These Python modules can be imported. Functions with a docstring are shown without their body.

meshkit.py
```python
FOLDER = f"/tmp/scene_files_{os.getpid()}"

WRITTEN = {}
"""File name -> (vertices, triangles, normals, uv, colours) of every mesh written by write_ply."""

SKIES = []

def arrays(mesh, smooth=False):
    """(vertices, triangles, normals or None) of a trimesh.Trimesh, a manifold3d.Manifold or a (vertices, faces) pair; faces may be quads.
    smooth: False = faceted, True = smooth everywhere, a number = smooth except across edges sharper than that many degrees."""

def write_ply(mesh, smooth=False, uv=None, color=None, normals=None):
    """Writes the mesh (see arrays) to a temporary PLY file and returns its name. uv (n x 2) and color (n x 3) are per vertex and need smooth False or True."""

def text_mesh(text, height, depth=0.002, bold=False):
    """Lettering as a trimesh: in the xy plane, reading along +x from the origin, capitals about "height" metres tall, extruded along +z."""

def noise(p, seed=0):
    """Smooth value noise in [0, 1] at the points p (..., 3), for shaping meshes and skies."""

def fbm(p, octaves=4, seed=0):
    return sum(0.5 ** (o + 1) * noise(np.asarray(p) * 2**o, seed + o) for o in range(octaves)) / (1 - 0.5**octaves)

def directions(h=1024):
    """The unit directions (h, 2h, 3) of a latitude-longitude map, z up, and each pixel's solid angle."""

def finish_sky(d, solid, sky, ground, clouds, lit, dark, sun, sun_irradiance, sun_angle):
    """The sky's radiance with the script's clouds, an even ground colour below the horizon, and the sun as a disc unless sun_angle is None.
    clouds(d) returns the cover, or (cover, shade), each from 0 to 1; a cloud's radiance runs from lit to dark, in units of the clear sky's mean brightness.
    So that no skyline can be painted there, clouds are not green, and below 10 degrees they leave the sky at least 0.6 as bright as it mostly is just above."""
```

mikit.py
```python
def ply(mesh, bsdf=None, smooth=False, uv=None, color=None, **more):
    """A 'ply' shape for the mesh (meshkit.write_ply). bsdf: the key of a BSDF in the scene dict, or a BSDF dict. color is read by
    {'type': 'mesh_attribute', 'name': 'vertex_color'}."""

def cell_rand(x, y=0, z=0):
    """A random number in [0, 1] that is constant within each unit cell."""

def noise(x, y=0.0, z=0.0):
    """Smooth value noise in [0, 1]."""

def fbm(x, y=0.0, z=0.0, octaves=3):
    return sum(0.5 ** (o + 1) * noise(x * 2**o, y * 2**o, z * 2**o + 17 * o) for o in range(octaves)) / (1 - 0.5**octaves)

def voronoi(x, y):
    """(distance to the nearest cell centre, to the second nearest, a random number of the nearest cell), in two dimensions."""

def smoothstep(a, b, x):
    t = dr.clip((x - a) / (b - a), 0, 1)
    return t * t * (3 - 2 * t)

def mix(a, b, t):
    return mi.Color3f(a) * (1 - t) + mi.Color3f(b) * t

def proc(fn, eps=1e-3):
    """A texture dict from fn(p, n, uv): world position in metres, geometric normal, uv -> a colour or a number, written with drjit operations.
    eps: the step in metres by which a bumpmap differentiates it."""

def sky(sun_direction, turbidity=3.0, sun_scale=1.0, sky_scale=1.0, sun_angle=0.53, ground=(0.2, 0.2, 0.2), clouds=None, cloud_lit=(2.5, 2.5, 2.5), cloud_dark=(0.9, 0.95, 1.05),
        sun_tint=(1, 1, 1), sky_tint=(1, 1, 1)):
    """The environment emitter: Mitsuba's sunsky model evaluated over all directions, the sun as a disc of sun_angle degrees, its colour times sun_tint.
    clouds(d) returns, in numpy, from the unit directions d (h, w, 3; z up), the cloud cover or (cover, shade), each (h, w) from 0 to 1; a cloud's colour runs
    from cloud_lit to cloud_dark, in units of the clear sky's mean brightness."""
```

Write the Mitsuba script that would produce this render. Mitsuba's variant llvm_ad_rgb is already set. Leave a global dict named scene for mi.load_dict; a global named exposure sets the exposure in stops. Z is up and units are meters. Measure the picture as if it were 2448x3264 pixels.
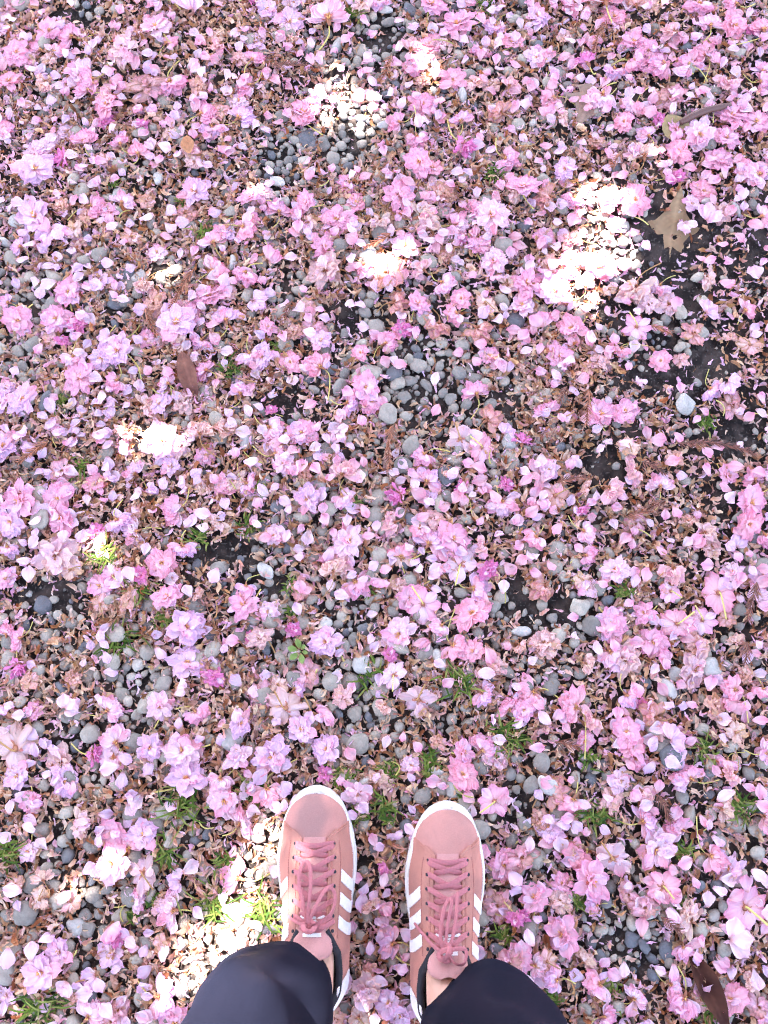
import math, random
import numpy as np, trimesh, mitsuba as mi, mikit, meshkit
import drjit as dr

T = mi.ScalarTransform4f
RNG = np.random.default_rng(7)
scene, labels = {}, {}
exposure = 5.05

# ------------------------------------------------------------------ camera and light
CAM_H, PITCH, FOCAL = 1.22, math.radians(15), 2736.0
scene['camera'] = {'type': 'perspective', 'fov': math.degrees(2 * math.atan(1224 / FOCAL)), 'fov_axis': 'x', 'near_clip': 0.02, 'far_clip': 400.0,
                   'to_world': T().look_at(origin=[0, 0, CAM_H], target=[0, math.sin(PITCH), CAM_H - math.cos(PITCH)], up=[0, 1, 0])}
SUN = np.array([-0.25, 0.36, 0.90]); SUN /= np.linalg.norm(SUN)
scene['sky'] = mikit.sky(SUN.tolist(), turbidity=3, ground=(0.25, 0.2, 0.2), sun_tint=(0.93, 1.0, 1.24), sky_tint=(1.28, 1.0, 0.79))

BLOSSOM_DATA = '''
U-389,1176,56 S-371,1148,34 S-385,1235,48 U-624,1125,50 U-396,1056,60 S-358,1066,55 V-514,1091,52 V-461,1023,49 V-439,1135,60 D-464,995,31 D-402,986,28 V-563,941,46 V-569,897,58 D-518,924,35
S-490,950,46 S-402,930,38 S-432,947,28 S-303,1004,49 S-276,1141,37 S-241,998,49 U-304,860,53 U-256,783,37 U-214,845,37 V-631,1072,44 V-574,1173,40 S-225,1063,42 S-222,1109,37 V-557,811,64
L-528,794,49 W-478,814,30 W-311,1060,36 W-401,775,32 W-493,789,32 W-354,968,28 S-576,758,27 W-320,941,28 D-238,1238,32 L-330,1212,53 W-569,1072,39 W-243,1116,31 S-95,1189,69 V-165,1196,50
S-40,1238,40 U80,1225,53 U128,1189,58 U82,1154,45 U-136,1010,54 U62,1029,44 S26,989,38 S54,962,41 D127,944,36 U58,909,50 U23,851,52 S57,811,57 U-45,837,40 U-72,806,52
U-124,837,40 S-169,823,42 S128,992,36 S196,1010,41 S197,918,46 S210,1060,34 V117,1078,44 W65,1075,29 D123,775,22 U171,808,57 S-7,808,32 U-96,758,37 L-116,1047,31 W154,1072,34
W98,854,45 U150,761,37 W-121,800,30 L-37,1116,29 U154,825,37 S205,857,32 V34,761,49 V-197,860,35 S379,1225,64 U265,1209,45 U397,1206,40 S435,1227,32 S542,1225,45 S556,1180,42
U596,1183,50 S648,1173,45 S494,1167,42 V425,1154,37 D345,1109,39 S389,1100,39 S473,1106,58 S515,1103,44 S546,1128,42 S275,1116,39 S364,1041,52 S420,1026,49 U397,989,36 V478,1041,52
D454,995,26 U577,1001,49 U520,968,56 S290,1001,33 S425,924,48 U482,933,41 D475,889,33 S608,889,45 V551,921,43 U518,865,40 U222,857,50 S267,848,45 S307,848,37 U407,848,50
U295,900,38 L515,803,42 L485,806,30 U541,823,37 S605,814,37 S607,1228,43 U295,772,37 V563,962,46 V618,992,44 W349,953,31 W324,933,25 D633,1180,29 S632,1072,34 V588,909,33
V367,845,50 U-493,679,48 U-508,634,48 D-473,621,29 V-567,631,48 S-585,661,29 D-497,597,26 U-405,577,47 U-272,671,48 S-244,629,43 V-320,618,62 U-336,608,36 V-302,637,34 S-280,597,31
S-216,709,41 S-206,574,40 U-462,531,52 S-403,528,35 U-543,495,44 U-569,515,30 U-565,421,46 V-528,340,52 V-475,345,47 U-338,493,40 U-303,493,37 S-366,381,36 W-272,441,48 S-217,508,35
S-202,366,36 S-270,546,31 V-331,434,60 L-456,362,39 L-421,603,31 S-308,590,31 S-363,488,35 V-572,488,35 S-475,569,31 W-370,690,34 W-356,655,43 U-315,395,32 V-474,385,39 L-204,663,34
S-491,446,28 S-326,523,28 V-301,426,34 W-383,446,30 W-240,451,35 U-90,717,61 S-32,728,32 S63,714,37 S90,693,36 U121,666,34 S15,661,39 U51,655,38 D29,616,31 S84,624,41
S2,592,36 S143,616,43 L-183,731,37 U-181,618,31 S-97,551,45 U-142,561,35 U-187,571,38 U-28,515,47 S-19,493,33 S-56,490,37 S-5,478,26 S140,508,44 S155,466,42 B113,434,39
B145,421,39 S-171,453,39 U-122,446,46 L-71,446,30 S-61,376,43 U-111,343,41 U-148,397,34 D25,352,32 S60,412,41 D116,354,23 D179,364,23 W-118,381,32 D-170,483,21 L178,443,28
U66,345,29 U-35,574,28 S194,690,36 U173,731,44 S-61,347,34 W157,655,36 V5,714,63 W96,385,30 W-138,610,33 S302,720,37 S395,690,53 S434,695,36 U445,661,39 S508,709,32
L499,642,31 S560,647,31 U291,616,48 U267,569,43 L243,616,43 B389,618,43 U425,564,35 W456,566,26 S363,582,21 W328,559,28 S246,480,37 V323,473,42 V360,478,44 U524,490,42
S494,518,30 W563,590,36 D205,429,28 V242,388,32 S372,388,39 S326,357,43 S406,362,43 W299,359,25 W430,405,30 W361,424,34 S546,373,36 V533,336,43 W249,347,45 D286,331,23
L519,528,33 U214,653,41 V268,677,53 V336,723,73 U223,690,48 W351,682,24 S314,685,29 L390,533,23 L592,704,36 W536,605,24 U-541,310,45 V-467,313,47 S-386,310,38 D-414,294,27
V-471,260,60 U-540,224,35 B-386,228,35 D-344,228,31 U-317,248,44 S-289,271,31 U-304,195,42 U-197,188,44 U-278,155,50 U-275,106,49 D-237,87,32 U-308,47,40 S-258,41,32 U-317,-6,36
V-272,-12,46 B-497,-8,57 U-436,-24,40 D-395,-16,25 L-439,43,34 U-479,41,28 D-509,106,30 S-507,140,26 S-529,145,22 L-522,49,23 S-238,310,29 W-364,320,34 D-184,140,24 U-196,23,34
V-196,-20,36 S-541,271,25 W-361,195,31 W-267,202,24 L-248,-22,27 S-196,215,24 W-400,188,28 W-489,81,28 W-430,85,28 S16,308,38 U-51,278,51 S52,299,29 V98,283,49 B109,246,47
D148,237,31 U-80,136,43 U-171,140,32 D-128,153,24 B55,188,48 U22,147,50 U125,175,50 S81,158,28 B13,89,34 B47,56,43 B-134,45,47 U-149,-16,48 U-77,-10,38 S134,66,32
S172,43,28 U149,-16,40 V107,-12,31 D7,117,26 V-107,91,41 S-124,70,28 V-159,289,31 W-73,233,38 W22,217,26 U-60,246,35 W2,49,25 L62,233,33 W-57,60,32 V36,-30,25
V-110,16,36 L-2,226,29 W74,0,23 L-74,43,30 V-164,179,31 S145,273,25 S-87,262,27 W157,102,28 S219,285,34 S286,294,34 S289,258,24 S463,292,31 U529,306,40 S550,289,34
L510,271,29 U329,237,42 S411,239,42 B406,206,33 S229,215,40 B474,204,51 U499,235,33 U320,158,50 U367,175,33 B411,160,44 B449,166,39 V377,136,41 U431,98,45 U338,112,45
W441,134,41 W225,132,41 W279,106,28 S263,47,47 S286,33,36 U191,43,32 S332,62,32 D355,49,21 S370,33,38 V329,12,40 V336,-6,38 W454,47,34 S482,70,32 S523,72,28
S513,-14,31 V273,2,25 V533,202,33 W444,310,27 W493,134,28 V484,169,28 L385,2,34 V393,-18,31 S341,-22,29 S464,-24,21 L395,104,30 W478,12,32 W501,89,28 W188,130,24
V-493,-42,35 V-430,-48,42 U-264,-48,48 S-218,-46,35 U-213,-74,45 S-191,-105,39 V-468,-139,29 V-360,-116,41 V-317,-120,39 V-355,-155,49 B-315,-166,40 L-373,-173,30 D-345,-245,24 V-414,-260,34
V-431,-281,45 L-366,-287,30 L-401,-292,29 S-285,-311,45 V-335,-326,29 W-407,-200,30 W-444,-196,30 W-442,-173,30 V-479,-311,25 W-285,-251,24 W-299,-258,22 W-393,-311,22 S-327,-200,24 W-480,-179,24
V-342,-338,29 L-353,-227,34 L-266,-177,26 D-80,-43,24 V-36,-66,39 D3,-154,23 B147,-76,43 V157,-154,40 W-37,-199,27 S11,-249,33 V-22,-303,39 V7,-318,35 V-35,-230,25 U107,-43,43
D169,-218,25 V159,-271,37 W-18,-284,27 W-32,-334,32 V23,-332,30 W-14,-207,25 S254,-74,41 S344,-62,35 S412,-48,42 S468,-40,27 S504,-95,27 V221,-111,39 V254,-145,39 B299,-147,43
S343,-103,39 S397,-113,41 W449,-85,37 V359,-136,49 V269,-173,51 U234,-181,30 V197,-196,38 S429,-145,39 B361,-181,40 S277,-203,30 W229,-201,30 V318,-192,30 V337,-207,34 B467,-207,52
S396,-222,38 V231,-240,46 D172,-218,22 V172,-267,36 S218,-289,30 W255,-272,34 S363,-297,29 S379,-311,43 V440,-315,43 V474,-324,33 L441,-244,46 W401,-315,25 S315,-313,27 W469,-294,24
V181,-147,41 W306,-74,35 L498,-185,28 S383,-253,26 S191,-274,26 S276,-333,25 W207,-269,28'''
GRASS_DATA = [(-0.288, 0.786, 0.030), (-0.324, 0.840, 0.022), (-0.439, 0.876, 0.015), (-0.051, 1.215, 0.029), (0.179, 1.235, 0.029), (0.179, 0.894, 0.025), (-0.452, 0.395, 0.027), (-0.487, 0.495, 0.026), (-0.238, 0.554, 0.026), (-0.047, 0.340, 0.020), (-0.184, 0.357, 0.018), (-0.161, 0.587, 0.019), (0.484, 0.461, 0.025), (-0.372, 0.138, 0.043), (-0.400, 0.260, 0.033), (-0.349, 0.208, 0.031), (-0.305, 0.166, 0.030), (-0.268, 0.285, 0.025), (-0.195, 0.303, 0.025), (0.105, 0.079, 0.038), (0.160, 0.008, 0.038), (0.061, -0.026, 0.027), (-0.022, 0.210, 0.018), (-0.021, 0.089, 0.032), (-0.132, 0.215, 0.020), (-0.131, 0.177, 0.015), (0.183, 0.004, 0.027), (0.434, -0.010, 0.027), (0.278, -0.020, 0.023), (0.340, 0.206, 0.022), (-0.498, -0.143, 0.035), (-0.266, -0.079, 0.045), (-0.289, -0.143, 0.031), (-0.218, -0.207, 0.044), (-0.434, -0.327, 0.045), (-0.211, -0.151, 0.022), (-0.178, -0.060, 0.027), (-0.297, -0.201, 0.018), (-0.326, -0.218, 0.014), (-0.172, -0.066, 0.028), (-0.058, -0.047, 0.028), (0.007, -0.041, 0.024), (-0.002, -0.088, 0.030), (0.108, -0.072, 0.019), (-0.040, -0.096, 0.017), (-0.152, -0.215, 0.042), (0.158, -0.241, 0.021), (0.063, -0.041, 0.017), (0.280, -0.097, 0.035), (0.481, -0.081, 0.033), (0.255, -0.203, 0.022), (0.383, -0.203, 0.020), (0.397, -0.143, 0.022), (0.188, -0.294, 0.022), (0.211, -0.311, 0.022), (0.288, -0.306, 0.025), (0.413, -0.326, 0.031)]
SPRAY_DATA = [(-0.297, 0.714, -0.335, 0.631), (-0.367, 0.645, -0.347, 0.600), (-0.496, 0.426, -0.537, 0.395), (-0.188, 1.091, -0.130, 1.097), (0.013, 1.119, -0.008, 1.066), (0.010, 0.778, -0.032, 0.755), (0.379, 1.189, 0.355, 1.132), (0.387, 0.924, 0.370, 0.897), (0.013, 0.453, 0.009, 0.385), (-0.142, 0.658, -0.153, 0.624), (0.434, 0.425, 0.548, 0.409), (0.306, 0.508, 0.300, 0.453), (0.252, 0.366, 0.296, 0.376), (0.379, 0.397, 0.412, 0.378), (0.409, 0.340, 0.381, 0.326), (0.411, 0.618, 0.443, 0.605), (0.274, 0.515, 0.261, 0.488), (0.350, 0.314, 0.392, 0.323), (0.526, 0.217, 0.507, 0.162), (0.504, 0.134, 0.499, 0.104), (0.231, 0.000, 0.266, -0.008), (0.364, -0.068, 0.380, -0.101), (0.354, -0.216, 0.379, -0.233)]
GAP_DATA = [(-0.070, 1.053, 0.023, 0.039), (-0.088, 0.998, 0.014, 0.020), (-0.031, 1.017, 0.028, 0.022), (-0.030, 0.980, 0.017, 0.020), (0.083, 1.100, 0.013, 0.025), (0.078, 1.074, 0.011, 0.013), (-0.206, 0.861, 0.015, 0.016), (0.008, 0.722, 0.028, 0.025), (0.033, 0.731, 0.018, 0.015), (-0.342, 0.704, 0.015, 0.013), (0.345, 0.844, 0.034, 0.029), (0.389, 0.840, 0.021, 0.021), (0.354, 0.755, 0.049, 0.049), (0.322, 0.726, 0.034, 0.030), (0.373, 0.714, 0.025, 0.025), (0.286, 0.674, 0.028, 0.021), (0.332, 0.642, 0.016, 0.011), (0.450, 0.922, 0.009, 0.030), (-0.352, 0.429, 0.032, 0.021), (-0.313, 0.425, 0.023, 0.016), (-0.371, 0.410, 0.017, 0.012), (-0.406, 0.256, 0.015, 0.012), (-0.425, 0.242, 0.009, 0.009), (-0.172, -0.174, 0.021, 0.025), (-0.157, -0.146, 0.006, 0.034), (-0.186, -0.219, 0.024, 0.017), (-0.231, -0.268, 0.036, 0.028), (-0.167, -0.235, 0.024, 0.022), (-0.252, -0.305, 0.024, 0.024), (-0.208, -0.251, 0.030, 0.022), (0.259, 0.002, 0.013, 0.009), (0.031, -0.052, 0.007, 0.007), (-0.350, -0.146, 0.010, 0.008), (-0.396, -0.182, 0.010, 0.009), (-0.134, -0.134, 0.011, 0.036), (-0.104, -0.232, 0.012, 0.013), (-0.089, -0.199, 0.008, 0.011), (-0.085, -0.174, 0.005, 0.010), (-0.473, -0.331, 0.018, 0.010), (-0.177, -0.289, 0.024, 0.021), (-0.080, -0.412, 0.100, 0.100)]  # sun fleck spots for gaps in the unseen crown; last lights the trousers
BARE_DATA = [(0.486, 0.755, 0.096, 0.089), (0.485, 0.587, 0.100, 0.087), (0.515, 0.436, 0.062, 0.044), (0.178, 0.192, 0.046, 0.030), (0.085, 0.525, 0.032, 0.027), (0.516, 0.350, 0.041, 0.028), (-0.480, 0.199, 0.046, 0.030), (0.587, 0.739, 0.037, 0.050), (0.350, 0.392, 0.048, 0.022), (-0.527, 1.210, 0.048, 0.030), (0.008, 1.186, 0.036, 0.039), (-0.153, 0.488, 0.035, 0.026), (-0.064, 0.642, 0.040, 0.028), (-0.233, 0.263, 0.047, 0.021), (0.243, 0.186, 0.039, 0.023), (0.478, 0.172, 0.033, 0.040), (0.403, 0.548, 0.042, 0.046), (0.440, 0.823, 0.037, 0.060), (-0.178, 0.219, 0.040, 0.020), (0.451, -0.207, 0.036, 0.034), (0.175, 0.495, 0.042, 0.038)]
STONY_DATA = [(-0.172, 0.933, 0.038, 0.044), (-0.068, 0.933, 0.033, 0.038), (-0.054, 0.977, 0.038, 0.044), (-0.541, 0.677, 0.036, 0.042), (-0.553, 0.564, 0.026, 0.030), (-0.338, 0.723, 0.032, 0.036), (0.064, 0.559, 0.045, 0.052), (0.028, 0.495, 0.026, 0.029), (-0.026, 0.642, 0.026, 0.030), (-0.140, 0.690, 0.027, 0.031), (-0.340, 0.085, 0.034, 0.039), (-0.346, 0.029, 0.034, 0.039), (-0.429, 0.002, 0.032, 0.036), (-0.046, 0.177, 0.037, 0.043), (-0.038, 0.039, 0.038, 0.044), (0.096, 0.049, 0.019, 0.022), (-0.158, 0.134, 0.022, 0.025), (-0.383, -0.044, 0.019, 0.022), (-0.428, -0.151, 0.026, 0.030), (-0.244, -0.107, 0.018, 0.021), (-0.387, -0.200, 0.022, 0.025), (-0.386, -0.262, 0.022, 0.025), (0.327, -0.253, 0.040, 0.046), (0.189, -0.060, 0.023, 0.026), (0.235, 1.225, 0.021, 0.025), (0.279, 0.177, 0.026, 0.030), (0.214, 0.171, 0.026, 0.030), (-0.008, 1.138, 0.026, 0.030), (-0.515, 1.228, 0.024, 0.028), (0.004, 0.018, 0.025, 0.029)]
# ground cover in tenths of a metre from x -0.85, y -0.45: pebbles, brown litter, fresh petals (0-9)
COVER_DATA = '''
545 545 545 545 545 555 555 454 455 455 445 464 155 035 035 035 035 035
545 545 545 545 545 555 555 454 455 455 445 464 155 035 035 035 035 035
564 564 564 564 564 654 564 454 455 455 446 545 355 146 146 146 146 146
553 553 553 553 553 644 464 454 455 455 446 346 145 134 134 134 134 134
554 554 554 554 654 664 465 365 544 554 455 346 145 234 233 233 233 233
555 555 555 555 564 654 564 465 653 464 364 254 246 145 144 144 144 144
364 364 364 364 364 564 454 464 644 345 344 344 255 146 135 135 135 135
455 455 455 455 454 364 264 455 445 346 355 355 355 146 136 136 136 136
257 257 257 257 266 166 166 465 465 455 455 365 354 245 245 245 245 245
366 366 366 366 376 266 266 356 356 633 444 374 354 134 034 034 034 034
555 555 555 555 465 176 276 266 345 723 534 275 254 133 034 034 034 034
745 745 745 745 555 465 366 265 334 435 445 256 145 024 044 044 044 044
446 446 446 446 455 564 564 465 355 257 267 156 235 035 035 035 035 035
147 147 147 147 356 463 464 555 465 367 367 166 245 035 035 025 025 025
048 048 048 057 256 365 365 644 654 456 456 266 156 046 036 036 036 036
166 166 166 166 157 247 266 356 545 445 366 256 146 036 036 036 036 036
246 246 246 256 256 156 265 256 434 435 446 356 246 146 047 047 047 047
246 246 246 255 256 156 265 266 434 435 446 356 246 147 047 047 047 047
246 246 246 255 146 156 265 256 434 435 446 356 246 146 047 047 047 047
246 246 246 255 146 156 265 256 434 435 446 356 246 146 047 047 047 047'''

# ------------------------------------------------------------------ materials
def rgb(*c): return {'type': 'rgb', 'value': list(c)}
VC = {'type': 'mesh_attribute', 'name': 'vertex_color'}
def srgb(r, g, b): return np.array([((v / 255 + .055) / 1.055) ** 2.4 if v > 10 else v / 255 / 12.92 for v in (r, g, b)])

def soil_color(p, n, uv):
    a = mikit.fbm(p.x * 60, p.y * 60, p.z * 60, octaves=3)
    b = mikit.noise(p.x * 420, p.y * 420)
    c = mikit.mix((0.014, 0.0105, 0.0095), (0.062, 0.047, 0.040), mikit.smoothstep(0.35, 0.75, a))
    c = mikit.mix(c, (0.11, 0.095, 0.085), mikit.smoothstep(0.72, 0.95, b) * 0.7)
    far = mikit.smoothstep(-.03, .06, dr.maximum(dr.abs(p.x) - .90, dr.abs(p.y - .485) - 1.02))
    d1, d2, r = mikit.voronoi(p.x * 62, p.y * 62)
    lit = mikit.mix((0.42, 0.26, 0.17), (0.80, 0.50, 0.62), mikit.smoothstep(0.5, 0.6, r + .5 * (mikit.fbm(p.x * 9, p.y * 9) - .5)))
    return mikit.mix(c, lit, far * mikit.smoothstep(0.05, 0.2, d2 - d1) * mikit.smoothstep(0.25, 0.3, r))
scene['mat_soil'] = {'type': 'bumpmap', 'map': mikit.proc(lambda p, n, uv: mikit.fbm(p.x * 250, p.y * 250, p.z * 250, octaves=2)), 'scale': 0.0025,
                     'bsdf': {'type': 'twosided', 'bsdf': {'type': 'principled', 'base_color': mikit.proc(soil_color), 'roughness': 0.9, 'specular': 0.25}}}

def stone_color(p, n, uv):
    a = mikit.fbm(p.x * 160, p.y * 160, p.z * 160, octaves=2)
    k = mikit.noise(p.x * 900, p.y * 900, p.z * 900)
    c = mikit.mix((0.215, 0.192, 0.168), (0.36, 0.315, 0.255), mikit.smoothstep(0.2, 0.7, uv.x))
    c = mikit.mix(c, (0.43, 0.405, 0.37), mikit.smoothstep(0.82, 0.9, uv.x))
    c = mikit.mix(c, (0.13, 0.13, 0.14), mikit.smoothstep(0.13, 0.08, uv.x))
    return c * (0.62 + 0.5 * a + 0.25 * k) * (0.8 + 0.4 * uv.y)
scene['mat_stone'] = {'type': 'principled', 'base_color': mikit.proc(stone_color), 'roughness': 0.7, 'specular': 0.4}
scene['mat_petal'] = {'type': 'principledthin', 'base_color': VC, 'roughness': 0.55, 'diff_trans': 0.55, 'eta': 1.35}
scene['mat_litter'] = {'type': 'principledthin', 'base_color': VC, 'roughness': 0.8, 'diff_trans': 0.35, 'eta': 1.3}
scene['mat_green'] = {'type': 'principledthin', 'base_color': VC, 'roughness': 0.5, 'diff_trans': 0.6, 'eta': 1.4}
scene['mat_crumb'] = {'type': 'principled', 'base_color': mikit.proc(lambda p, n, uv: mikit.mix((0.016, 0.012, 0.011), (0.10, 0.08, 0.068), mikit.smoothstep(.45, .8, mikit.noise(p.x * 260, p.y * 260)))), 'roughness': 0.9, 'specular': 0.2}
scene['mat_stalk'] = {'type': 'twosided', 'bsdf': {'type': 'principled', 'base_color': VC, 'roughness': 0.5}}
scene['mat_leaf'] = {'type': 'principledthin', 'base_color': VC, 'roughness': 0.5, 'diff_trans': 0.3, 'eta': 1.4}

def suede(base, stain):
    def fn(p, n, uv):
        g = mikit.noise(p.x * 1500, p.y * 1500, p.z * 1500)
        m = mikit.fbm(p.x * 45, p.y * 45, p.z * 45, octaves=3)
        s = mikit.smoothstep(0.45, 0.68, mikit.fbm(p.x * 26 + 3.4, p.y * 22, p.z * 22, octaves=2))
        c = mi.Color3f(base) * (0.80 + 0.22 * m + 0.16 * g)
        return mikit.mix(c, mi.Color3f(stain) * (0.85 + 0.3 * g), s * 0.62)
    return fn
def suede_mat(base, stain, bump=0.0006):
    return {'type': 'bumpmap', 'map': mikit.proc(lambda p, n, uv: mikit.noise(p.x * 1300, p.y * 1300, p.z * 1300)), 'scale': bump,
            'bsdf': {'type': 'twosided', 'bsdf': {'type': 'principled', 'base_color': mikit.proc(suede(base, stain)), 'roughness': 0.85, 'sheen': 0.5, 'sheen_tint': 0.6, 'specular': 0.2}}}
scene['mat_toe'] = suede_mat((0.44, 0.215, 0.19), (0.22, 0.14, 0.14))
scene['mat_suede'] = suede_mat((0.41, 0.185, 0.148), (0.29, 0.14, 0.12))
scene['mat_tongue'] = suede_mat((0.50, 0.26, 0.25), (0.42, 0.22, 0.21))
def weave(base, f=1100.0):
    def fn(p, n, uv):
        w = 0.5 + 0.5 * dr.sin(p.x * f + p.y * f * 0.6) * dr.sin(p.y * f - p.x * f * 0.5)
        return mi.Color3f(base) * (0.9 + 0.12 * w)
    return fn
scene['mat_lace'] = {'type': 'twosided', 'bsdf': {'type': 'principled', 'base_color': mikit.proc(weave((0.42, 0.145, 0.165))), 'roughness': 0.8, 'sheen': 0.3}}
def rubber_color(p, n, uv):
    s = mikit.fbm(p.x * 90, p.y * 90, p.z * 240, octaves=3)
    return mikit.mix((0.68, 0.66, 0.63), (0.36, 0.33, 0.295), mikit.smoothstep(0.5, 0.72, s) * 0.6)
scene['mat_rubber'] = {'type': 'twosided', 'bsdf': {'type': 'principled', 'base_color': mikit.proc(rubber_color), 'roughness': 0.55}}
scene['mat_white'] = {'type': 'twosided', 'bsdf': {'type': 'principled', 'base_color': mikit.proc(lambda p, n, uv: mi.Color3f(0.74, 0.73, 0.74) * (0.9 + 0.1 * mikit.noise(p.x * 700, p.y * 700, p.z * 700))), 'roughness': 0.5}}
scene['mat_lining'] = {'type': 'twosided', 'bsdf': {'type': 'principled', 'base_color': rgb(0.014, 0.014, 0.022), 'roughness': 0.8, 'sheen': 0.4}}
scene['mat_stitch'] = {'type': 'twosided', 'bsdf': {'type': 'principled', 'base_color': rgb(0.30, 0.10, 0.09), 'roughness': 0.8}}
def skin_color(p, n, uv):
    return mikit.mix((0.56, 0.33, 0.235), (0.62, 0.36, 0.28), mikit.fbm(p.x * 60, p.y * 60, p.z * 60, octaves=2))
scene['mat_skin'] = {'type': 'principled', 'base_color': mikit.proc(skin_color), 'roughness': 0.5, 'specular': 0.4}
def cloth_color(p, n, uv):
    w = mikit.noise(p.x * 1600, p.y * 1600, p.z * 1600)
    return mi.Color3f(0.0085, 0.0100, 0.0190) * (0.7 + 0.6 * w)
scene['mat_trousers'] = {'type': 'bumpmap', 'map': mikit.proc(lambda p, n, uv: mikit.noise(p.x * 1400, p.y * 1400, p.z * 1400)), 'scale': 0.00025,
                         'bsdf': {'type': 'twosided', 'bsdf': {'type': 'principled', 'base_color': mikit.proc(cloth_color), 'roughness': 0.6, 'specular': 0.05}}}
def bark_color(p, n, uv):
    return mikit.mix((0.06, 0.045, 0.04), (0.20, 0.16, 0.14), mikit.fbm(p.x * 14, p.y * 14, p.z * 40, octaves=3))
scene['mat_bark'] = {'type': 'principled', 'base_color': mikit.proc(bark_color), 'roughness': 0.85}

# ------------------------------------------------------------------ ground cover map
COVER = np.array([[[int(c) for c in cell] for cell in row.split()] for row in COVER_DATA.strip().splitlines()], float)
def cover(x, y):
    x, y = np.asarray(x, float), np.asarray(y, float)
    """pebbles, litter, petals (0-1) at ground points, bilinear"""
    fx = np.clip((np.asarray(x, float) + .85) / .1, 0, 16.999); fy = np.clip((np.asarray(y) + .45) / .1, 0, 18.999)
    i, j = fx.astype(int), fy.astype(int); a, b = (fx - i)[:, None], (fy - j)[:, None]
    c = COVER[j, i] * (1 - a) * (1 - b) + COVER[j, i + 1] * a * (1 - b) + COVER[j + 1, i] * (1 - a) * b + COVER[j + 1, i + 1] * a * b
    c = c / 9
    for (bx, by, ra, rb) in BARE_DATA:
        q = np.exp(-(((x - bx) / ra) ** 2 + ((y - by) / rb) ** 2) ** 1.5)[:, None]
        c = c * (1 - q * [.75, .88, .80])
    for (bx, by, ra, rb) in STONY_DATA:
        q = np.exp(-(((x - bx) / ra) ** 2 + ((y - by) / rb) ** 2) ** 1.5)[:, None]
        c = c * (1 - q * [0, .80, .58]) + q * [.30, 0, 0]
    return c
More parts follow.
